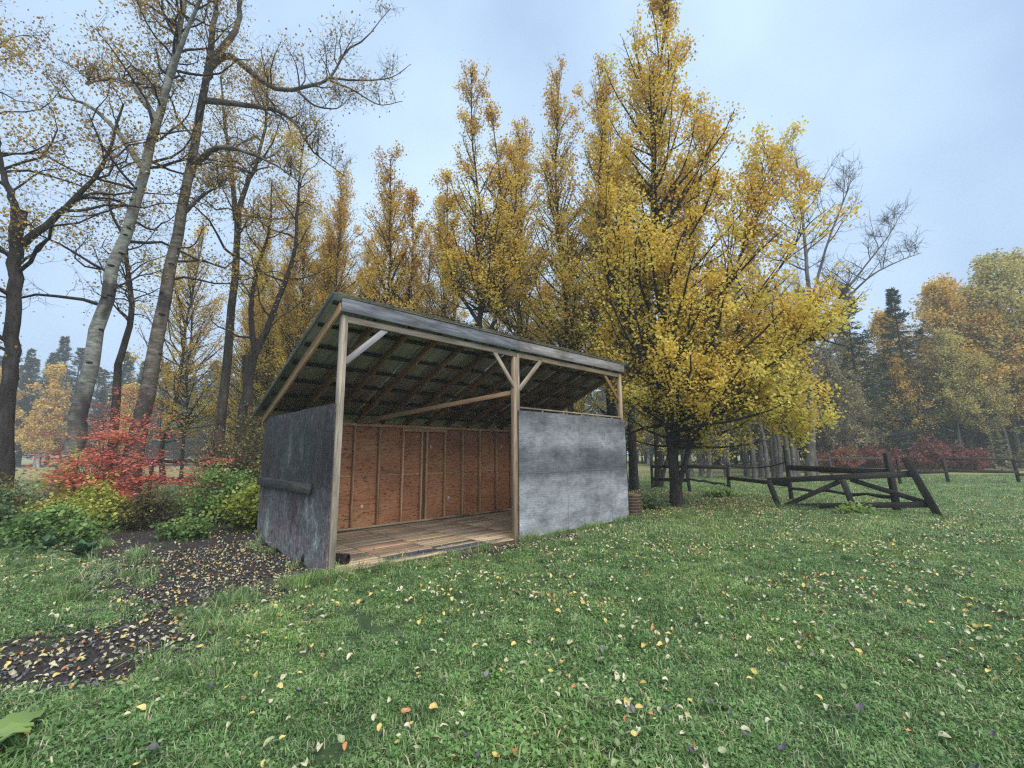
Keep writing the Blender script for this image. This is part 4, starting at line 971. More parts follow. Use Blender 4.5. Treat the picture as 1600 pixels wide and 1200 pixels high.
# brushy olive trees in front of the dark wood
brushy = tree('willow_tree', 'brushy grey-olive tree with small pale leaves before the dark conifers', [upright(25.5, 36.0, 10.5, .14, (.4, 0), 51), upright(24.9, 36.2, 9, .11, (-.8, 0), 52), upright(26.1, 36.4, 9, .11, (1.0, 0), 53)],
              B_grey, L_pale, 304, **mk(SLIM, nb=170, t0=.05, blen=(2.9, .9), nleaf=6.5, ntw=11, lsize=(.11, .19), twr=.010))
copy_tree(brushy, 'brushy grey tree with pale leaves left of the orange-topped aspen', (22.0, 37.5, 0), 1.9, 1.0)
copy_tree(brushy, 'low brushy olive tree behind the red shrubs', (29.5, 38.5, 0), 3.7, .78)
copy_tree(brushy, 'brushy leafless-looking tree just right of the bare grey tree', (19.6, 35.2, 0), 5.0, 1.08)
copy_tree(brushy, 'brushy olive tree behind the yellow tree fringe near the gate', (15.6, 36.2, 0), .7, .9)

# --- conifers
def conifer(name, label, h, seed, lmat, wid=.2, nw=34, group=None, loc=(0, 0, 0), lo=.12, qs=(.16, .34)):
    rg = np.random.default_rng(seed)
    o = thing(name, label, 'conifer', loc, 0, group)
    t = np.linspace(0, 1, 8); bag = Bag()
    v, q = tubes(np.stack([rg.normal(0, .02, 8), rg.normal(0, .02, 8), t * h - .1], 1)[None], (h * .014 * (1 - t * .93))[None], 7); bag.add(v, q)
    zz = np.repeat(np.linspace(lo, .985, nw), 7) ; n = len(zz); zz = np.clip(zz + rg.normal(0, .008, n), lo, .99)
    az = rg.uniform(0, 6.283, n); L = h * wid * 1.12 * (1 - zz) ** .95 * rg.uniform(.55, 1.15, n) + h * .012
    d = np.stack([np.cos(az), np.sin(az), np.where(zz > .8, .5, -.12) + rg.normal(0, .1, n)], 1)
    Pb = grow(np.stack([np.zeros(n), np.zeros(n), zz * h], 1), d, L, 5, .25, .08, rg)
    v, q = tubes(Pb, (.008 + .006 * L)[:, None] * np.linspace(1, .3, 5)[None], 3); bag.add(v, q)
    link('trunk', bag.mesh('trunk', True), B_dark, o)
    m_ = 30 * n
    bi = rg.integers(0, n, m_); s = rg.uniform(.12, 1, m_) ** .8
    p_, tn = along(Pb, bi, s)
    side = np.cross(tn, [0, 0, 1.0]); off = rg.normal(0, 1, m_)
    p_ = p_ + side * (off * L[bi] * .16 * (1.15 - s))[:, None]; p_[:, 2] += rg.normal(-.03, .05, m_) * h / 15
    dirn = tn * .8 + side * np.sign(off)[:, None] * .7 + rg.normal(0, .25, (m_, 3)); dirn[:, 2] -= .25
    dirn /= np.linalg.norm(dirn, axis=1, keepdims=True)
    nn = np.cross(dirn, rand_dirs(m_, rg)); nn /= np.linalg.norm(nn, axis=1, keepdims=True) + 1e-9
    sz = rg.uniform(qs[0], qs[1], m_)[:, None] * h / 15
    v = np.stack([p_ - nn * sz * .12, p_ + nn * sz * .12, p_ + dirn * sz + nn * sz * .07, p_ + dirn * sz - nn * sz * .07], 1).reshape(-1, 3)
    tone = np.clip(.35 + .35 * s + rg.normal(0, .18, m_), 0, 1)
    link('crown', mesh_np('crown', v, np.arange(m_ * 4).reshape(-1, 4), None, False, {'tone': tone.repeat(4)}), lmat, o)
    return o
con = conifer('spruce_tree', 'dark blue-green spruce with a pointed top right of the bare tree', 17.2, 401, L_needle, loc=(31.4, 40.3, 0))
con2 = conifer('spruce_tree', 'broad dark spruce half hidden behind the brushy trees', 17, 402, L_needle, wid=.24, nw=30, loc=(27.6, 41.0, 0))
copy_tree(con, 'tall dark spruce left of the orange-topped aspen', (37.0, 41.6, 0), 1.3, 1.0)
copy_tree(con2, 'dark spruce low behind the red shrubs', (38.2, 44.5, 0), 2.2, .72)
copy_tree(con, 'dark spruce showing between the right-hand golden aspens', (44.5, 47.5, 0), 4.1, .86)
copy_tree(con2, 'dark spruce deep behind the yellow-green aspens at the right', (48, 48, 0), .4, .95)
G_C = 'dark spruces deep in the right-hand wood'
for i, (x, y, s) in enumerate([(31, 50, .9), (27.5, 52, .95), (24, 54, .85), (52, 50, .9), (33, 54, 1.0), (42, 53, .9), (56, 52, 1.0), (21, 56, .9), (47.5, 55, 1.05), (60, 48, .9), (30, 46, .62), (43, 49, .6), (34.5, 45, .7), (32, 42.5, .5), (46, 44.5, .6), (49, 46, .75), (36.5, 42.5, .45), (52.5, 46, .8), (27, 44, .7), (23.5, 46, .75), (20, 48, .8), (41.5, 44.3, .5), (53, 43.5, .55), (33.6, 44.2, .85), (37.6, 43.4, .62), (30.0, 42.8, .6), (39.4, 42.6, .5), (26.0, 42, .6), (44.0, 43.2, .55), (47.0, 45.0, .7), (31.2, 41.0, .5), (35.0, 41.5, .58), (37.0, 41.0, .42), (41.0, 42.2, .48), (45.2, 43.6, .5), (48.6, 43.8, .55), (28.0, 41.0, .5), (50.8, 44.4, .5)] + [(19 + k * 2.4, 58 + (k % 3) * 2.5, .78 + .06 * (k % 4)) for k in range(22)]):
    copy_tree((con, con2)[i % 2], 'dark spruce standing deep in the wood at the right', (x, y, 0), i * 1.1, s * 1.3, G_C, s)
conifer('spruce_sapling', 'small yellowish spruce sapling at the edge of the right-hand wood', 4.0, 403, L_ygneedle, wid=.28, nw=16, loc=(40.9, 38.1, 0), lo=.1, qs=(.28, .6))

# --- right-hand golden wood
FAR = mk(ASP, nb=130, t0=.33, blen=(4.6, 1.3), elev=(8, 52), bup=.45, ntw=10, tlen=(.7, 1.6), nleaf=9, lsize=(.17, .30), jit=.30, tone=(.5, .25), tone_h=.0, twr=.012, thin=.2)
fa1 = tree('aspen_tree', 'orange-gold rounded aspen at the front of the right-hand wood', [upright(42.8, 42.5, 17.5, .22, (0, 0), 61)], B_grey, L_fargold, 311, **FAR)
fa2 = tree('aspen_tree', 'tall pale yellow-green aspen near the right edge of the wood', [upright(47.5, 42.5, 20, .25, (0, 0), 62)], B_grey, L_fargreen, 312, **mk(FAR, nb=150))
copy_tree(fa1, 'small orange aspen standing in front of the dark spruces', (39.0, 45.2, 0), 2.0, .86)
copy_tree(fa1, 'rust-orange aspen between the spruce gap and the yellow-green aspen', (45.6, 46.0, 0), 3.9, 1.04)
copy_tree(fa2, 'yellow-green aspen with low boughs left of the young spruce', (40.6, 41.0, 0), 1.0, .62)
copy_tree(fa1, 'golden aspen rising behind the small yellowish spruce sapling', (45.3, 41.4, 0), 5.1, .80)
copy_tree(fa2, 'tall green-gold aspen cut by the right edge of the picture', (51.0, 43.0, 0), 2.6, 1.03)
copy_tree(fa1, 'golden aspen low at the right edge behind the fence', (49.0, 40.0, 0), .5, .78)
copy_tree(fa2, 'tall aspen beyond the right edge of the wood', (56.0, 43.0, 0), 4.4, 1.0)
copy_tree(fa1, 'muted gold aspen behind the rounded maroon shrub', (36.0, 41.5, 0), 3.2, .55)
copy_tree(fa2, 'pale green aspen filling the wood between the two fences', (43.0, 40.5, 0), 5.3, .5)
copy_tree(fa1, 'golden aspen behind the brushy trees at the left of the wood', (28.5, 43.5, 0), 2.2, .72)
copy_tree(fa2, 'pale olive aspen left of the orange aspen', (33.0, 43.0, 0), 4.2, .62)
copy_tree(fa1, 'wide gold aspen second from the right edge', (50.0, 45.5, 0), 1.4, 1.02)

# --- far hazy treeline behind the left field and behind the shelter
fcon = conifer('spruce_tree', 'tall hazy spruce rising above the others behind the left field', 22.0, 404, L_needle, wid=.20, nw=34, loc=(-77.0, 75, 0))
fcon2 = conifer('spruce_tree', 'hazy spruce with a ragged top at the far left beyond the field', 20.0, 405, L_needle, wid=.22, nw=30, loc=(-83.5, 76, 0))
fb = tree('birch_tree', 'hazy golden birch with a white trunk in the far treeline beyond the left field', [upright(-72.5, 69, 15.5, .25, (1, 0), 71), ([(-72.4, 69, .2), (-71.6, 68.8, 5), (-70.6, 68.6, 11)], .15, .03)], B_birch, L_fargold, 320, **mk(FAR, nb=80, nleaf=8, lsize=(.25, .45), t0=.2, blen=(3.6, 1.0)))
G_F = 'hazy spruces in the far treeline'; G_B = 'hazy golden birches in the far treeline'
rs = np.random.default_rng(77)
for i in range(200):
    x = -106 + (i // 4) * 3.3 + rs.uniform(-1.6, 1.6); y = 71 + (i % 4) * 5 + rs.uniform(-2, 4)
    if -79 < x < -74.5: continue
    s = (rs.uniform(.66, .98) if x > -70 else rs.uniform(.78, 1.02)) * (.62 if i % 4 == 0 else 1.0)
    copy_tree((fcon, fcon2)[i % 2], 'hazy dark spruce standing in the far treeline beyond the field', (x, y, 0), rs.uniform(0, 6), s * 1.2, G_F, s)
for i in range(11):
    x = -70 + i * 11.5 + rs.uniform(-2, 2); y = 68 + rs.uniform(-2, 3)
    copy_tree(fb, 'hazy golden birch standing before the spruces of the far treeline', (x, y, 0), rs.uniform(0, 6), rs.uniform(.55, .85), G_B)
copy_tree(fb, 'large hazy golden birch nearest the left edge of the far treeline', (-78.5, 68, 0), 2.0, .95)

# ------------------------------------------------------------------ shrubs and weeds
def bush(name, label, x, y, w_, d_, h_, lmat, seed, nst=40, nlf=6000, lsize=(.04, .08), tone=(.55, .22), layered=False, group=None, cat='shrub', bmat=B_mid, lflat=.4, stemr=.008):
    rg = np.random.default_rng(seed)
    o = thing(name, label, cat, (x, y, float(ground_z(np.array(x), np.array(y)))), 0, group)
    base = np.stack([rg.normal(0, w_ * .16, nst), rg.normal(0, d_ * .16, nst), np.full(nst, -.03)], 1)
    az = rg.uniform(0, 6.283, nst); sp_ = np.sqrt(rg.uniform(0, 1, nst))
    tgt = np.stack([np.cos(az) * sp_ * w_ / 2, np.sin(az) * sp_ * d_ / 2, h_ * (1 - .55 * sp_ ** 2) * rg.uniform(.6, 1.08, nst)], 1)
    k = 6; t = np.linspace(0, 1, k)
    SP = base[:, None] + (tgt - base)[:, None] * t[None, :, None]
    SP[:, :, 2] = base[:, 2:3] + (tgt[:, 2:3] - base[:, 2:3]) * np.sin(t * math.pi / 2)[None]
    SP[:, 1:] += rg.normal(0, .04, SP[:, 1:].shape)
    bag = Bag(); v, q = tubes(SP, np.full((nst, 1), stemr) * np.linspace(1.2, .4, k)[None], 4); bag.add(v, q)
    ntw = nst * 7; bi = rg.integers(0, nst, ntw); s = rg.uniform(.2, 1, ntw); b, tt = along(SP, bi, s)
    dd = rand_dirs(ntw, rg) + tt * .5
    if layered: dd[:, 2] *= .15
    TP = grow(b, dd, rg.uniform(.12, .38, ntw) * h_, 4, -.1 if layered else .1, .15, rg)
    v, q = tubes(TP, np.full((ntw, 1), stemr * .4) * np.linspace(1.2, .5, 4)[None], 3); bag.add(v, q)
    link('stem', bag.mesh('stem', True), bmat, o)
    li = rg.integers(0, ntw, nlf); p_, _ = along(TP, li, rg.uniform(.05, 1, nlf))
    j = rg.normal(0, .05 + .02 * h_, (nlf, 3))
    if layered: j[:, 2] *= .3
    p_ = p_ + j; p_[:, 2] = np.maximum(p_[:, 2], .02)
    v, q = leaf_quads(p_, rg.uniform(*lsize, nlf), rg, 1.5 if layered else lflat, .6 if layered else .8, 0)
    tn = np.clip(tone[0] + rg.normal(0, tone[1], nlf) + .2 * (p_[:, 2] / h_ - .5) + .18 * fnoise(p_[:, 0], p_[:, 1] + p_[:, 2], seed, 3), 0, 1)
    f = link('foliage', mesh_np('foliage', v, q, None, False, {'tone': tn.repeat(4)}), lmat, o)
    return o
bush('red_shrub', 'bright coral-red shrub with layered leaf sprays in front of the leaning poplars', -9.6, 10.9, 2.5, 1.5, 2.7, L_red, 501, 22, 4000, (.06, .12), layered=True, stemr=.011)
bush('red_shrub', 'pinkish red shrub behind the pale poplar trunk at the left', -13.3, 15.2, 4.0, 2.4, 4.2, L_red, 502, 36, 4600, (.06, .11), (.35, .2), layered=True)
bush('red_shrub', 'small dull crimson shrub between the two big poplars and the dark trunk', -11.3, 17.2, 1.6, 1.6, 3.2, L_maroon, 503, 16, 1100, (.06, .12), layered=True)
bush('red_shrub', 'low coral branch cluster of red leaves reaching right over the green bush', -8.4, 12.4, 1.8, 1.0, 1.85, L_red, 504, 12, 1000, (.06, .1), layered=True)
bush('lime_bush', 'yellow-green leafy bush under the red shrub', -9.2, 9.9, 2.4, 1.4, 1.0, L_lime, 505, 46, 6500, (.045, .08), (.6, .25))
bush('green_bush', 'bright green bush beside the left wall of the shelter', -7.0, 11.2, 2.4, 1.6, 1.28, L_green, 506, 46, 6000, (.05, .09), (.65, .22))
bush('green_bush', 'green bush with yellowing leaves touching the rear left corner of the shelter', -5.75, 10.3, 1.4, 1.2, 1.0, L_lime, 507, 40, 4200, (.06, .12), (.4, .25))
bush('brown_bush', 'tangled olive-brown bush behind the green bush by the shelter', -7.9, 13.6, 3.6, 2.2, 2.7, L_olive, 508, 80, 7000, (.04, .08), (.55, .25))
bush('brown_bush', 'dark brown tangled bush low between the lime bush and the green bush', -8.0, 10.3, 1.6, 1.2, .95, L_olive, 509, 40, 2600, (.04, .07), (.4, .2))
bush('weed_clump', 'dark green weed clump at the left edge under the dark trunk', -10.4, 9.2, 2.4, 1.8, .85, L_weed, 510, 50, 5200, (.06, .11), (.55, .25), cat='weeds')
bush('weed_clump', 'mixed green weed clump in front of the lime bush', -8.6, 8.7, 2.0, 1.4, .62, L_green, 511, 46, 4200, (.05, .10), (.45, .25), cat='weeds')
bush('weed_clump', 'brown dried weed clump beside the dark trunk at the left edge', -12.2, 11.0, 2.2, 1.6, 1.15, L_olive, 512, 50, 3000, (.04, .09), (.75, .2), cat='weeds')
bush('weed_clump', 'low green weed clump with yellow leaves at the edge of the bare soil', -6.6, 9.3, 1.1, .9, .4, L_green, 513, 26, 1500, (.05, .09), (.6, .25), cat='weeds')
bush('lime_bush', 'small yellow-lime shoot bush left of the red shrub', -10.9, 11.3, 1.2, 1.0, 1.6, L_lime, 514, 18, 1500, (.05, .09), (.7, .2))
bush('brown_bush', 'tall leafless dark shoots between the brown bush and the slim dark trunk', -9.2, 14.6, 1.8, 1.2, 3.6, L_olive, 515, 14, 240, (.04, .08), (.5, .2), bmat=B_dark, stemr=.016)
G_M = 'red shrubs along the edge of the right-hand wood'
for i, (x, y, w_, h_, lb) in enumerate([(29.2, 36.0, 4.5, 2.1, 'low reddish shrub left in the band below the brushy trees'), (33.3, 36.3, 4.6, 2.7, 'rounded maroon shrub, tallest of the red band'),
                                        (36.6, 37.0, 4.6, 2.0, 'dull red-brown shrub right in the red band'), (25.0, 35.0, 4.8, 1.9, 'reddish-orange shrub at the left end of the red band'), (39.4, 39.3, 3.4, 1.5, 'low crimson shrub beside the spruce sapling')]):
    bush('red_shrub', lb, x, y, w_, 2.6, h_, L_maroon, 520 + i, 46, 4200, (.10, .20), (.5 if i != 3 else .8, .22), group=G_M, stemr=.014)
bush('weed_clump', 'pale green low weed at the foot of a fence post beyond the largest golden tree', 7.45, 16.3, 1.6, .8, .28, L_green, 530, 22, 600, (.08, .15), (.9, .2), cat='weeds')
bush('weed_clump', 'pale yellow-green burdock-like weed in front of the leaning gate', 8.75, 12.0, 1.1, .5, .20, L_green, 531, 16, 300, (.08, .15), (.85, .2), cat='weeds')
bush('weed_clump', 'dark green weed at the base of the rusty drum', 3.95, 13.0, .9, .7, .45, L_weed, 532, 20, 900, (.05, .09), (.6, .25), cat='weeds')
bush('brown_bush', 'dried brown bush in the right corner beyond the far fence', 43.5, 37.5, 4.5, 3, 2.0, L_olive, 533, 40, 2600, (.10, .2), (.7, .2), stemr=.014)

# big-leaved plants
def leaf_blade(L, Wd, rg, curl=.25):
    a = np.linspace(0, 1, 7); V = []
    for t in a:
        wv_ = Wd * math.sin(math.pi * min(1, (t * .9 + .08))) ** .7 * (1 - .35 * t)
        for sgn in (-1, -.5, 0, .5, 1):
            V.append((sgn * wv_ * .5, t * L, .16 * L * math.sin(t * 2.6) - curl * L * t * t * .6 + abs(sgn) * wv_ * .10 + .012 * math.sin(t * 19 + sgn * 4) * (abs(sgn) > .7)))
    V = np.array(V); i = np.arange(35).reshape(7, 5)
    q = np.stack([i[:-1, :-1], i[:-1, 1:], i[1:, 1:], i[1:, :-1]], -1).reshape(-1, 4)
    return V, q
def broadleaf(label, x, y, n_, L, mat, seed, tone, elev=(15, 55)):
    rg = np.random.default_rng(seed)
    o = thing('burdock_plant', label, 'plant', (x, y, float(ground_z(np.array(x), np.array(y)))))
    for k in range(n_):
        l = L * rg.uniform(.6, 1.1); V, q = leaf_blade(l, l * rg.uniform(.55, .8), rg, rg.uniform(.1, .5))
        el = math.radians(rg.uniform(*elev)); az_ = k * 2.399 + rg.normal(0, .2)
        R_ = (Matrix.Rotation(az_, 3, 'Z') @ Matrix.Rotation(el, 3, 'X'))
        V = V @ np.array(R_).T; st_ = np.array(R_ @ Vector((0, l * .35, 0)))
        V = V + st_ + np.array([0, 0, .03])
        lf_ = link('leaf', mesh_np('leaf', V, q, None, True, {'tone': np.full(35, float(np.clip(tone + rg.normal(0, .15), 0, 1)))}), mat, o)
        s0 = np.stack([np.zeros(3), st_ * .5, st_ + np.array([0, 0, .03])]); v, q = tubes(s0[None], np.full((1, 3), .007), 5)
        link('stalk', mesh_np('stalk', v, q, None, True, {'tone': np.full(len(v), tone)}), mat, lf_)
    return o
L_big = leaf_mat('broad_green_leaves', [(0, (0.03, 0.075, 0.035)), (0.5, (0.07, 0.15, 0.065)), (1, (0.24, 0.36, 0.10))], 0.25, 0.45)
broadleaf('dark green rosette of large ribbed leaves in the weeds left of the bare soil', -6.9, 7.5, 30, .21, L_big, 541, .33, (20, 75))
broadleaf('bright green broad-leaved plant at the lower left foreground corner', -2.86, 2.55, 7, .30, L_big, 542, .92, (5, 35))
broadleaf('second dark rosette of broad leaves behind the ribbed one', -8.0, 8.0, 22, .2, L_big, 543, .35, (20, 75))

# thin dry stalks
def stalk(label, pts, r):
    v, q = tubes(np.array(pts, float)[None] - np.array(pts[0]), np.linspace(r, r * .5, len(pts))[None], 5)
    o = link('dry_stalk', mesh_np('dry_stalk', v, q, None, True), B_dark, None, tuple(pts[0])); tag(o, label, 'stalk')
stalk('thin dark dry stalk standing at the edge of the soil patch in the left foreground', [(-2.95, 3.70, 0), (-2.92, 3.78, .18), (-2.86, 3.9, .36), (-2.77, 4.05, .52)], .004)

# ------------------------------------------------------------------ grass, litter, fallen leaves
def tuft_mesh(name, nbl, R_, hmin, hmax, wd, seed, broad=0):
    rg = np.random.default_rng(seed)
    r = np.sqrt(rg.uniform(0, 1, nbl)) * R_; a = rg.uniform(0, 6.283, nbl)
    b = np.stack([r * np.cos(a), r * np.sin(a), np.full(nbl, -.01)], 1)
    h = rg.uniform(hmin, hmax, nbl); la = rg.uniform(0, 6.283, nbl); ln = rg.uniform(.35, 1.9, nbl)
    d = np.stack([np.cos(la), np.sin(la), np.zeros(nbl)], 1); sd_ = np.stack([-np.sin(la), np.cos(la), np.zeros(nbl)], 1)
    w_ = wd * rg.uniform(.6, 1.3, nbl)
    p1 = b + d * (h * ln * .35)[:, None]; p1[:, 2] += h * .62
    p2 = b + d * (h * ln)[:, None]; p2[:, 2] += h * (1.0 - .42 * ln.clip(0, 1.9))
    V = np.stack([b - sd_ * w_[:, None] / 2, b + sd_ * w_[:, None] / 2, p1 + sd_ * w_[:, None] * .45, p1 - sd_ * w_[:, None] * .45, p2], 1).reshape(-1, 3)
    i = np.arange(nbl)[:, None] * 5
    q = i + np.array([[0, 1, 2, 3]]); t = i + np.array([[3, 2, 4]])
    tn = np.clip(rg.normal(.45, .24, nbl), 0, 1)
    dryb = rg.uniform(0, 1, nbl) < .10; tn[dryb] = rg.uniform(.85, 1, dryb.sum())
    tone = tn.repeat(5)
    bag = Bag(); bag.add(V, q, t, tone)
    if broad:
        rr = np.sqrt(rg.uniform(0, 1, broad)) * R_; aa = rg.uniform(0, 6.283, broad)
        pc = np.stack([rr * np.cos(aa), rr * np.sin(aa), rg.uniform(.015, .05, broad)], 1)
        v, q2 = leaf_quads(pc, rg.uniform(.015, .032, broad), rg, 1.2, .9)
        bag.add(v, q2, None, np.clip(rg.normal(.35, .15, broad), 0, .8).repeat(4))
    return bag.mesh(name, False, 'tone')
m, n, p, o = new_mat('grass_blades')
t_ = attr(n, 'tone'); oi = n.nodes.new('ShaderNodeObjectInfo')
geo = n.nodes.new('ShaderNodeNewGeometry'); gn1 = noise(n, geo.outputs['Position'], 0.55, 4, 0.6); gn2 = noise(n, geo.outputs['Position'], 3.5, 3, 0.6)
cA = ramp(n, [(0.0, (0.055, 0.125, 0.035)), (0.45, (0.165, 0.315, 0.09)), (0.8, (0.34, 0.43, 0.21)), (0.9, (0.48, 0.44, 0.26)), (1.0, (0.60, 0.54, 0.38))], t_.outputs['Fac']).outputs[0]
cB = ramp(n, [(0.3, (0.75, 0.85, 0.85)), (0.5, (1, 1, 1)), (0.68, (1.32, 1.22, 1.08))], gn1.outputs['Fac']).outputs[0]
cC = ramp(n, [(0.3, (0.7, 0.72, 0.72)), (0.65, (1.25, 1.22, 1.2))], gn2.outputs['Fac']).outputs[0]
cc = mixc(n, 1.0, mixc(n, 1.0, cA, cB, 'MULTIPLY'), cC, 'MULTIPLY')
n.links.new(cc, p.inputs['Base Color']); p.inputs['Roughness'].default_value = 0.42; p.inputs['Specular IOR Level'].default_value = 0.5
tr = n.nodes.new('ShaderNodeBsdfTranslucent'); n.links.new(cc, tr.inputs['Color'])
ms = n.nodes.new('ShaderNodeMixShader'); ms.inputs[0].default_value = 0.25
n.links.new(p.outputs[0], ms.inputs[1]); n.links.new(tr.outputs[0], ms.inputs[2]); n.links.new(ms.outputs[0], o.inputs['Surface'])
GRASS = m

def instancer(name, pts, rots, scales, meshes, mat, seed=0):
    coll = bpy.data.collections.new(name + '_kinds')
    for i, me in enumerate(meshes):
        if len(me.materials) == 0: me.materials.append(mat)
        coll.objects.link(bpy.data.objects.new(name + '_kind', me))
    me = bpy.data.meshes.new(name); pts = np.ascontiguousarray(pts, np.float32)
    me.vertices.add(len(pts)); me.vertices.foreach_set('co', pts.ravel())
    a = me.attributes.new('rot', 'FLOAT_VECTOR', 'POINT'); a.data.foreach_set('vector', np.ascontiguousarray(rots, np.float32).ravel())
    a = me.attributes.new('scl', 'FLOAT', 'POINT'); a.data.foreach_set('value', np.ascontiguousarray(scales, np.float32))
    a = me.attributes.new('pick', 'INT', 'POINT'); a.data.foreach_set('value', np.random.default_rng(seed).integers(0, len(meshes), len(pts)).astype(np.int32))
    ob_ = link(name, me)
    ng = bpy.data.node_groups.new(name + '_nodes', 'GeometryNodeTree')
    ng.interface.new_socket('Geometry', in_out='INPUT', socket_type='NodeSocketGeometry'); ng.interface.new_socket('Geometry', in_out='OUTPUT', socket_type='NodeSocketGeometry')
    N = ng.nodes; gi = N.new('NodeGroupInput'); go_ = N.new('NodeGroupOutput'); ip = N.new('GeometryNodeInstanceOnPoints'); ci = N.new('GeometryNodeCollectionInfo')
    ci.inputs['Collection'].default_value = coll; ci.inputs['Separate Children'].default_value = True; ci.inputs['Reset Children'].default_value = True
    def na(nm, ty):
        x = N.new('GeometryNodeInputNamedAttribute'); x.data_type = ty; x.inputs['Name'].default_value = nm; return x
    r_ = na('rot', 'FLOAT_VECTOR'); s_ = na('scl', 'FLOAT'); k_ = na('pick', 'INT')
    ng.links.new(gi.outputs[0], ip.inputs['Points']); ng.links.new(ci.outputs[0], ip.inputs['Instance']); ip.inputs['Pick Instance'].default_value = True
    ng.links.new(k_.outputs['Attribute'], ip.inputs['Instance Index']); ng.links.new(r_.outputs['Attribute'], ip.inputs['Rotation']); ng.links.new(s_.outputs['Attribute'], ip.inputs['Scale'])
    ng.links.new(ip.outputs[0], go_.inputs[0])
    md = ob_.modifiers.new('scatter', 'NODES'); md.node_group = ng
    return ob_

def scatter(dens, y0, y1, seed, marg=1.6):
    rg = np.random.default_rng(seed)
    x1 = y1 * 1.2 + marg; n_ = int(dens * (y1 - y0) * 2 * x1)
    x = rg.uniform(-x1, x1, n_); y = rg.uniform(y0, y1, n_)
    k = np.abs(x) < np.maximum(y, 0) * 1.2 + marg
    return x[k], y[k], rg
def not_floor(x, y):
    u, v = shed_uv(x, y)
    return ~((u > -.02) & (u < 7.36) & (v > -.02) & (v < 3.4))
kinds = [tuft_mesh('grass_tuft', 150, .17, .025, .068, .0062, 600 + i, 44) for i in range(4)] + [tuft_mesh('grass_tuft', 110, .15, .04, .10, .0055, 610 + i, 14) for i in range(2)]
kinds_far = [tuft_mesh('grass_tuft', 90, .24, .04, .095, .010, 620 + i, 16) for i in range(4)]
X = []; Y = []; SCL = []
for (dens, y0, y1, s) in ((74, 0.9, 4.5, .95), (50, 4.5, 8.5, .95)):
    x, y, rg = scatter(dens, y0, y1, int(y0 * 10) + 3)
    k = (rg.uniform(0, 1, len(x)) > dirt(x, y) * 1.12 - .02) & not_floor(x, y)
    u, v = shed_uv(x, y)
    X.append(x[k]); Y.append(y[k]); SCL.append(rg.uniform(.7, 1.1, k.sum()) * s * (1 + .35 * np.clip(fnoise(x[k], y[k], 31, 1.4), -.15, 1.2)))
X, Y, SCL = map(np.concatenate, (X, Y, SCL)); nG = len(X)
g = instancer('grass', np.stack([X, Y, ground_z(X, Y)], 1), np.stack([rng.normal(0, .12, nG), rng.normal(0, .12, nG), rng.uniform(0, 6.28, nG)], 1), SCL, kinds, GRASS, 1)
tag(g, 'short damp green lawn grass around the shelter', kind='stuff')
X = []; Y = []; SCL = []
for (dens, y0, y1, s) in ((30, 8.5, 14, .9), (16, 14, 24, 1.1), (6, 24, 31, 1.3)):
    x, y, rg = scatter(dens, y0, y1, int(y0 * 10) + 3)
    k = (rg.uniform(0, 1, len(x)) > dirt(x, y) * 1.12 - .02) & not_floor(x, y)
    X.append(x[k]); Y.append(y[k]); SCL.append(rg.uniform(.75, 1.25, k.sum()) * s)
X, Y, SCL = map(np.concatenate, (X, Y, SCL)); nG2 = len(X)
g = instancer('grass', np.stack([X, Y, ground_z(X, Y)], 1), np.stack([rng.normal(0, .1, nG2), rng.normal(0, .1, nG2), rng.uniform(0, 6.28, nG2)], 1), SCL, kinds_far, GRASS, 2)
tag(g, 'meadow grass running back to the fences', kind='stuff')
print('grass instances', nG, nG2)
# long tufts: by the corner post, path edges, gate foot
long_k = [tuft_mesh('grass_tuft', 70, .13, .12, .30, .006, 640 + i) for i in range(3)]
pts = []
for (x, y, r, k) in ((-2.55, 6.05, .35, 26), (-2.2, 6.0, .35, 16), (-2.75, 4.6, .5, 14), (-3.2, 5.1, .4, 12), (-2.6, 3.6, .35, 10), (-5.3, 5.6, .8, 20), (8.3, 13.0, .4, 10), (7.9, 13.3, .3, 9), (9.2, 12.3, .5, 6), (10.5, 11.4, .3, 6), (4.95, 13.8, .4, 10), (-6.5, 6.6, 1.2, 26), (-8.0, 7.4, 1.4, 26)):
    a_ = rng.uniform(0, 6.28, k); r_ = np.sqrt(rng.uniform(0, 1, k)) * r
    pts += [(x + rr_ * math.cos(t), y + rr_ * math.sin(t)) for rr_, t in zip(r_, a_)]
for uu_ in rng.uniform(3.5, 7.4, 46): pts.append(tuple(W_(uu_, -.10 - abs(rng.normal(0, .06)))[:2]))
for vv_ in rng.uniform(0, 3.2, 4): pts.append(tuple(W_(-.12 - abs(rng.normal(0, .08)), vv_)[:2]))
for uu_ in rng.uniform(0.3, 3.4, 14): pts.append(tuple(W_(uu_, -.16 - abs(rng.normal(0, .06)))[:2]))
pts = np.array(pts); kf = not_floor(pts[:, 0], pts[:, 1]); pts = pts[kf]
g = instancer('long_grass', np.stack([pts[:, 0], pts[:, 1], ground_z(pts[:, 0], pts[:, 1])], 1), np.stack([rng.normal(0, .25, len(pts)), rng.normal(0, .25, len(pts)), rng.uniform(0, 6.28, len(pts))], 1), rng.uniform(.35, 1.0, len(pts)), long_k, GRASS, 3)
tag(g, 'longer grass tufts at the corner post, path edge and gate', kind='stuff')

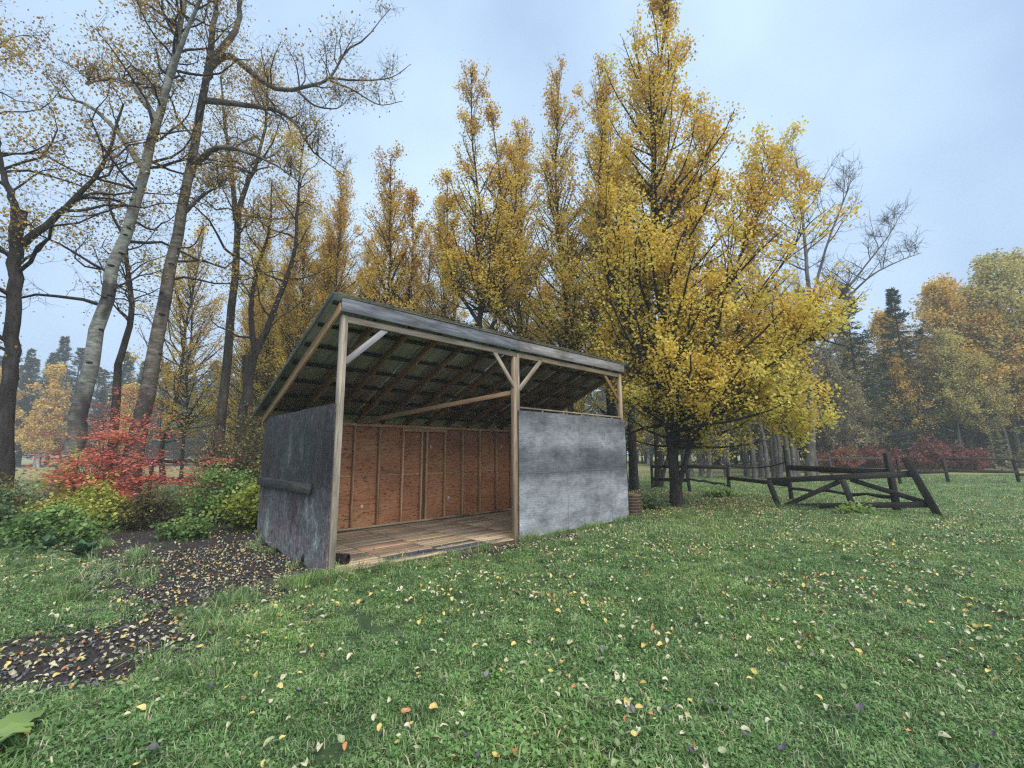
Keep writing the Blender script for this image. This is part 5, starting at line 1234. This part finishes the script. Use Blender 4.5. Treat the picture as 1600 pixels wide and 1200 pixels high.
# leaf shapes
def fallen_mesh(seed, L=.047):
    rg = np.random.default_rng(seed)
    th = np.linspace(0, 2 * math.pi, 11)[:-1]
    r = L * .5 * (1 + .12 * np.cos(th * 2) + .25 * np.clip(np.cos(th), 0, 1) ** 6 + rg.normal(0, .06, 10))
    cx, cy = rg.uniform(-1, 1, 2) * 6
    x, y = r * np.cos(th), r * np.sin(th) * .85
    z = rg.uniform(2, 7) * y ** 2 / L * .5 + rg.uniform(-3, 4) * x ** 2 / L * .4 + rg.normal(0, .0015, 10)
    V = np.concatenate([[(0, 0, 0)], np.stack([x, y, z], 1), [(-L * .5, 0, .0), (-L * .95, L * .05, .004), (-L * .95, L * .02, .004)]])
    i = np.arange(10)
    t = np.concatenate([np.stack([np.zeros(10, int), 1 + i, 1 + (i + 1) % 10], 1), [[11, 12, 13]]])
    return V, t
def plain_leaf(name, ramp_):
    m, n, p, o = new_mat(name); oi = n.nodes.new('ShaderNodeObjectInfo')
    c_ = ramp(n, ramp_, oi.outputs['Random']).outputs[0]
    nn_ = noise(n, n.nodes.new('ShaderNodeTexCoord').outputs['Object'], 55, 3, .6)
    c_ = mixc(n, .6, c_, ramp(n, [(.35, (.45, .4, .35)), (.55, (1, 1, 1))], nn_.outputs['Fac']).outputs[0], 'MULTIPLY')
    n.links.new(c_, p.inputs['Base Color']); p.inputs['Roughness'].default_value = .5
    return m
FL = {'yellow': plain_leaf('fallen_yellow', [(0, (.60, .45, .11)), (.5, (.66, .55, .22)), (1, (.52, .36, .09))]),
      'cream': plain_leaf('fallen_cream', [(0, (.50, .46, .30)), (.5, (.62, .58, .40)), (1, (.42, .40, .26))]),
      'orange': plain_leaf('fallen_orange', [(0, (.48, .22, .07)), (.6, (.55, .29, .13)), (1, (.38, .17, .07))]),
      'grey': plain_leaf('fallen_grey', [(0, (.06, .06, .075)), (.6, (.12, .12, .14)), (1, (.22, .22, .22))]),
      'green': plain_leaf('fallen_green', [(0, (.22, .28, .12)), (.6, (.36, .42, .22)), (1, (.30, .34, .20))])}
FLAB = {'yellow': 'bright yellow fallen leaf lying on the foreground lawn', 'cream': 'pale cream fallen leaf lying on the foreground lawn', 'orange': 'orange-brown fallen leaf lying on the foreground lawn',
        'grey': 'dark grey fallen leaf lying on the foreground lawn', 'green': 'faded green fallen leaf lying on the foreground lawn'}
FME = {}
for cname in FL:
    FME[cname] = []
    for s_ in range(4):
        V, t = fallen_mesh(700 + s_ + 10 * len(FME)); me = mesh_np('fallen_leaf', V, None, t, True); me.materials.append(FL[cname]); FME[cname].append(me)
rl = np.random.default_rng(90)
cand_x, cand_y, _ = scatter(85, 1.6, 5.2, 91, .3)
prob = .28 + .72 * np.clip(fnoise(cand_x, cand_y, 33, 1.6) * 1.5 + .35, 0, 1)
k = (rl.uniform(0, 1, len(cand_x)) < prob) & not_floor(cand_x, cand_y) & (np.abs(cand_x) < cand_y * 1.17); cand_x, cand_y = cand_x[k], cand_y[k]
od = np.argsort(cand_y); cand_x, cand_y = cand_x[od], cand_y[od]
near = slice(0, 300)
for x, y in zip(cand_x[near], cand_y[near]):
    cn = rl.choice(['yellow', 'cream', 'orange', 'grey', 'green'], p=[.17, .30, .11, .20, .22])
    o = bpy.data.objects.new('fallen_leaf', FME[cn][rl.integers(0, 4)]); C.objects.link(o)
    dz = float(dirt(np.array(x), np.array(y)))
    o.location = (x, y, float(ground_z(np.array(x), np.array(y))) + .012 + (1 - dz) * rl.uniform(.02, .05)); o.rotation_euler = (rl.normal(0, .4), rl.normal(0, .4), rl.uniform(0, 6.28)); o.scale = [rl.uniform(.55, 1.2)] * 3
    tag(o, FLAB[cn], 'leaf', 'fallen leaves on the foreground lawn')
# the rest of the fallen leaves, nobody could count them
def leaf_scatter(name, label, x, y, zoff, probs, seed, sc_=(.7, 1.2)):
    rg = np.random.default_rng(seed); n_ = len(x)
    ms_ = [FME[c_][i] for c_ in ('yellow', 'cream', 'orange', 'grey', 'green') for i in range(4)]
    z = ground_z(x, y) + zoff(x, y, rg)
    ob_ = instancer(name, np.stack([x, y, z], 1), np.stack([rg.normal(0, .35, n_), rg.normal(0, .35, n_), rg.uniform(0, 6.28, n_)], 1), rg.uniform(*sc_, n_), ms_, None, seed)
    pk = rg.choice(5, n_, p=probs) * 4 + rg.integers(0, 4, n_)
    ob_.data.attributes['pick'].data.foreach_set('value', pk.astype(np.int32))
    return tag(ob_, label, kind='stuff')
LZ = lambda x, y, rg: .012 + (1 - dirt(x, y)) * rg.uniform(.03, .055, len(x))
xs_ = [cand_x[300:]]; ys_ = [cand_y[300:]]
for dens, y0, y1 in ((95, 5.2, 9), (60, 9, 16), (24, 16, 30)):
    x, y, rg = scatter(dens, y0, y1, int(y0 * 7)); k = not_floor(x, y) & (rg.uniform(0, 1, len(x)) < .12 + .88 * np.clip(fnoise(x, y, 33, 1.6) * 1.5 + .35, 0, 1)); xs_.append(x[k]); ys_.append(y[k])
leaf_scatter('leaf_litter', 'scattered pale and yellow fallen leaves over the lawn', np.concatenate(xs_), np.concatenate(ys_), LZ, [.20, .40, .07, .12, .21], 92, (.45, 1.1))
# thick litter on the bare soil and under the trees
x, y, rg = scatter(430, 1.6, 12.5, 93, .6); k = (dirt(x, y) > .35) & not_floor(x, y) & (shed_uv(x, y)[1] < 3.5); x, y = x[k], y[k]
k = np.random.default_rng(5).uniform(0, 1, len(x)) < .75; x, y = x[k], y[k]
leaf_scatter('leaf_litter', 'thick mat of dark and pale leaves on the bare soil left of the shelter', x, y, lambda x, y, rg: rg.uniform(.004, .025, len(x)), [.06, .33, .08, .45, .08], 94, (.4, .85))
x, y, rg = scatter(90, 10.5, 24, 95, 1); k = (np.hypot(x - 5.6, y - 15.5) < 4.2 * rg.uniform(.2, 1, len(x))) & not_floor(x, y); x, y = x[k], y[k]
leaf_scatter('leaf_litter', 'yellow leaves lying thickly under the largest golden tree', x, y, LZ, [.5, .2, .2, .05, .05], 96, (.8, 1.3))
# leaves blown onto the plank floor
nfl = 90; uu = rng.uniform(.2, 3.4, nfl); vv = np.abs(rng.normal(0, .5, nfl)) + .05
xy = np.array([W_(a, b) for a, b in zip(uu, vv)])
leaf_scatter('leaf_litter', 'small dark leaves blown onto the plank floor', xy[:, 0], xy[:, 1], lambda x, y, rg: .046 - ground_z(x, y), [.1, .1, .2, .55, .05], 97, (.3, .7))
# soil clods and gravel
cl = []
for s_ in range(3):
    rg = np.random.default_rng(800 + s_)
    V = np.array([(1, 0, 0), (-1, 0, 0), (0, 1, 0), (0, -1, 0), (0, 0, .7), (0, 0, -.7), (.6, .6, .4), (-.6, .5, .4), (.5, -.6, .3)]) * .016 * rg.uniform(.6, 1.2, (9, 1))
    t = [(0, 6, 4), (6, 2, 4), (2, 7, 4), (7, 1, 4), (1, 3, 4), (3, 8, 4), (8, 0, 4), (0, 2, 6), (2, 1, 7), (3, 0, 8), (0, 5, 2), (2, 5, 1), (1, 5, 3), (3, 5, 0)]
    cl.append(mesh_np('gravel', V, None, t))
m, n, p, o = new_mat('soil_clods'); oi = n.nodes.new('ShaderNodeObjectInfo')
n.links.new(ramp(n, [(0, (.025, .021, .019)), (.6, (.06, .053, .047)), (.9, (.10, .095, .09)), (1, (.2, .19, .18))], oi.outputs['Random']).outputs[0], p.inputs['Base Color']); p.inputs['Roughness'].default_value = .9
x, y, rg = scatter(400, 1.6, 12.5, 98, .6); k = (dirt(x, y) > .4) & not_floor(x, y); x, y = x[k], y[k]
g = instancer('gravel', np.stack([x, y, ground_z(x, y) + .004], 1), rng.uniform(0, 6, (len(x), 3)), rng.uniform(.3, 1.1, len(x)) ** 1.5, cl, m, 9); tag(g, 'loose dark soil crumbs and small stones on the bare ground', kind='stuff')
# weedy ground cover under the bushes at the left
x, y, rg = scatter(110, 6.2, 15, 99, 1); k = (x < -5.2 - (12 - y).clip(-3, 9) * .28) & (dirt(x, y) < .3) & (rg.uniform(0, 1, len(x)) < .25 + .75 * np.clip((y - 6.4) / 2.5, 0, 1)); x, y = x[k], y[k]
v, q = leaf_quads(np.stack([x, y, ground_z(x, y) + np.abs(rg.normal(0, .13, len(x))) + .03], 1), rg.uniform(.05, .12, len(x)), rg, .8)
g = link('undergrowth', mesh_np('undergrowth', v, q, None, False, {'tone': np.clip(rg.normal(.5, .25, len(x)), 0, 1).repeat(4)}), L_weed); tag(g, 'low dark leafy weeds under the left bushes', kind='stuff')

bpy.context.view_layer.update()
print('triangles', sum(len(o.data.loops) - 2 * len(o.data.polygons) for o in {o_.data: o_ for o_ in sc.objects if o_.type == 'MESH'}.values()))
# ------------------------------------------------------------------ haze
hb = np.array([[x, y, z] for x in (-150, 130) for y in (-14, 150) for z in (-1.2, 27.0)], float)
hq = [[0, 1, 3, 2], [4, 6, 7, 5], [0, 4, 5, 1], [2, 3, 7, 6], [0, 2, 6, 4], [1, 5, 7, 3]]
hz_ = link('haze', mesh_np('haze', hb, hq)); tag(hz_, 'thin blue-grey autumn mist', kind='stuff')
m = bpy.data.materials.new('mist'); m.use_nodes = True; n = m.node_tree; n.nodes.clear()
o = n.nodes.new('ShaderNodeOutputMaterial'); pv = n.nodes.new('ShaderNodeVolumePrincipled'); n.links.new(pv.outputs[0], o.inputs['Volume'])
pv.inputs['Color'].default_value = (0.88, 0.94, 1.0, 1); pv.inputs['Density'].default_value = 0.0017; pv.inputs['Anisotropy'].default_value = 0.0
hz_.data.materials.append(m)
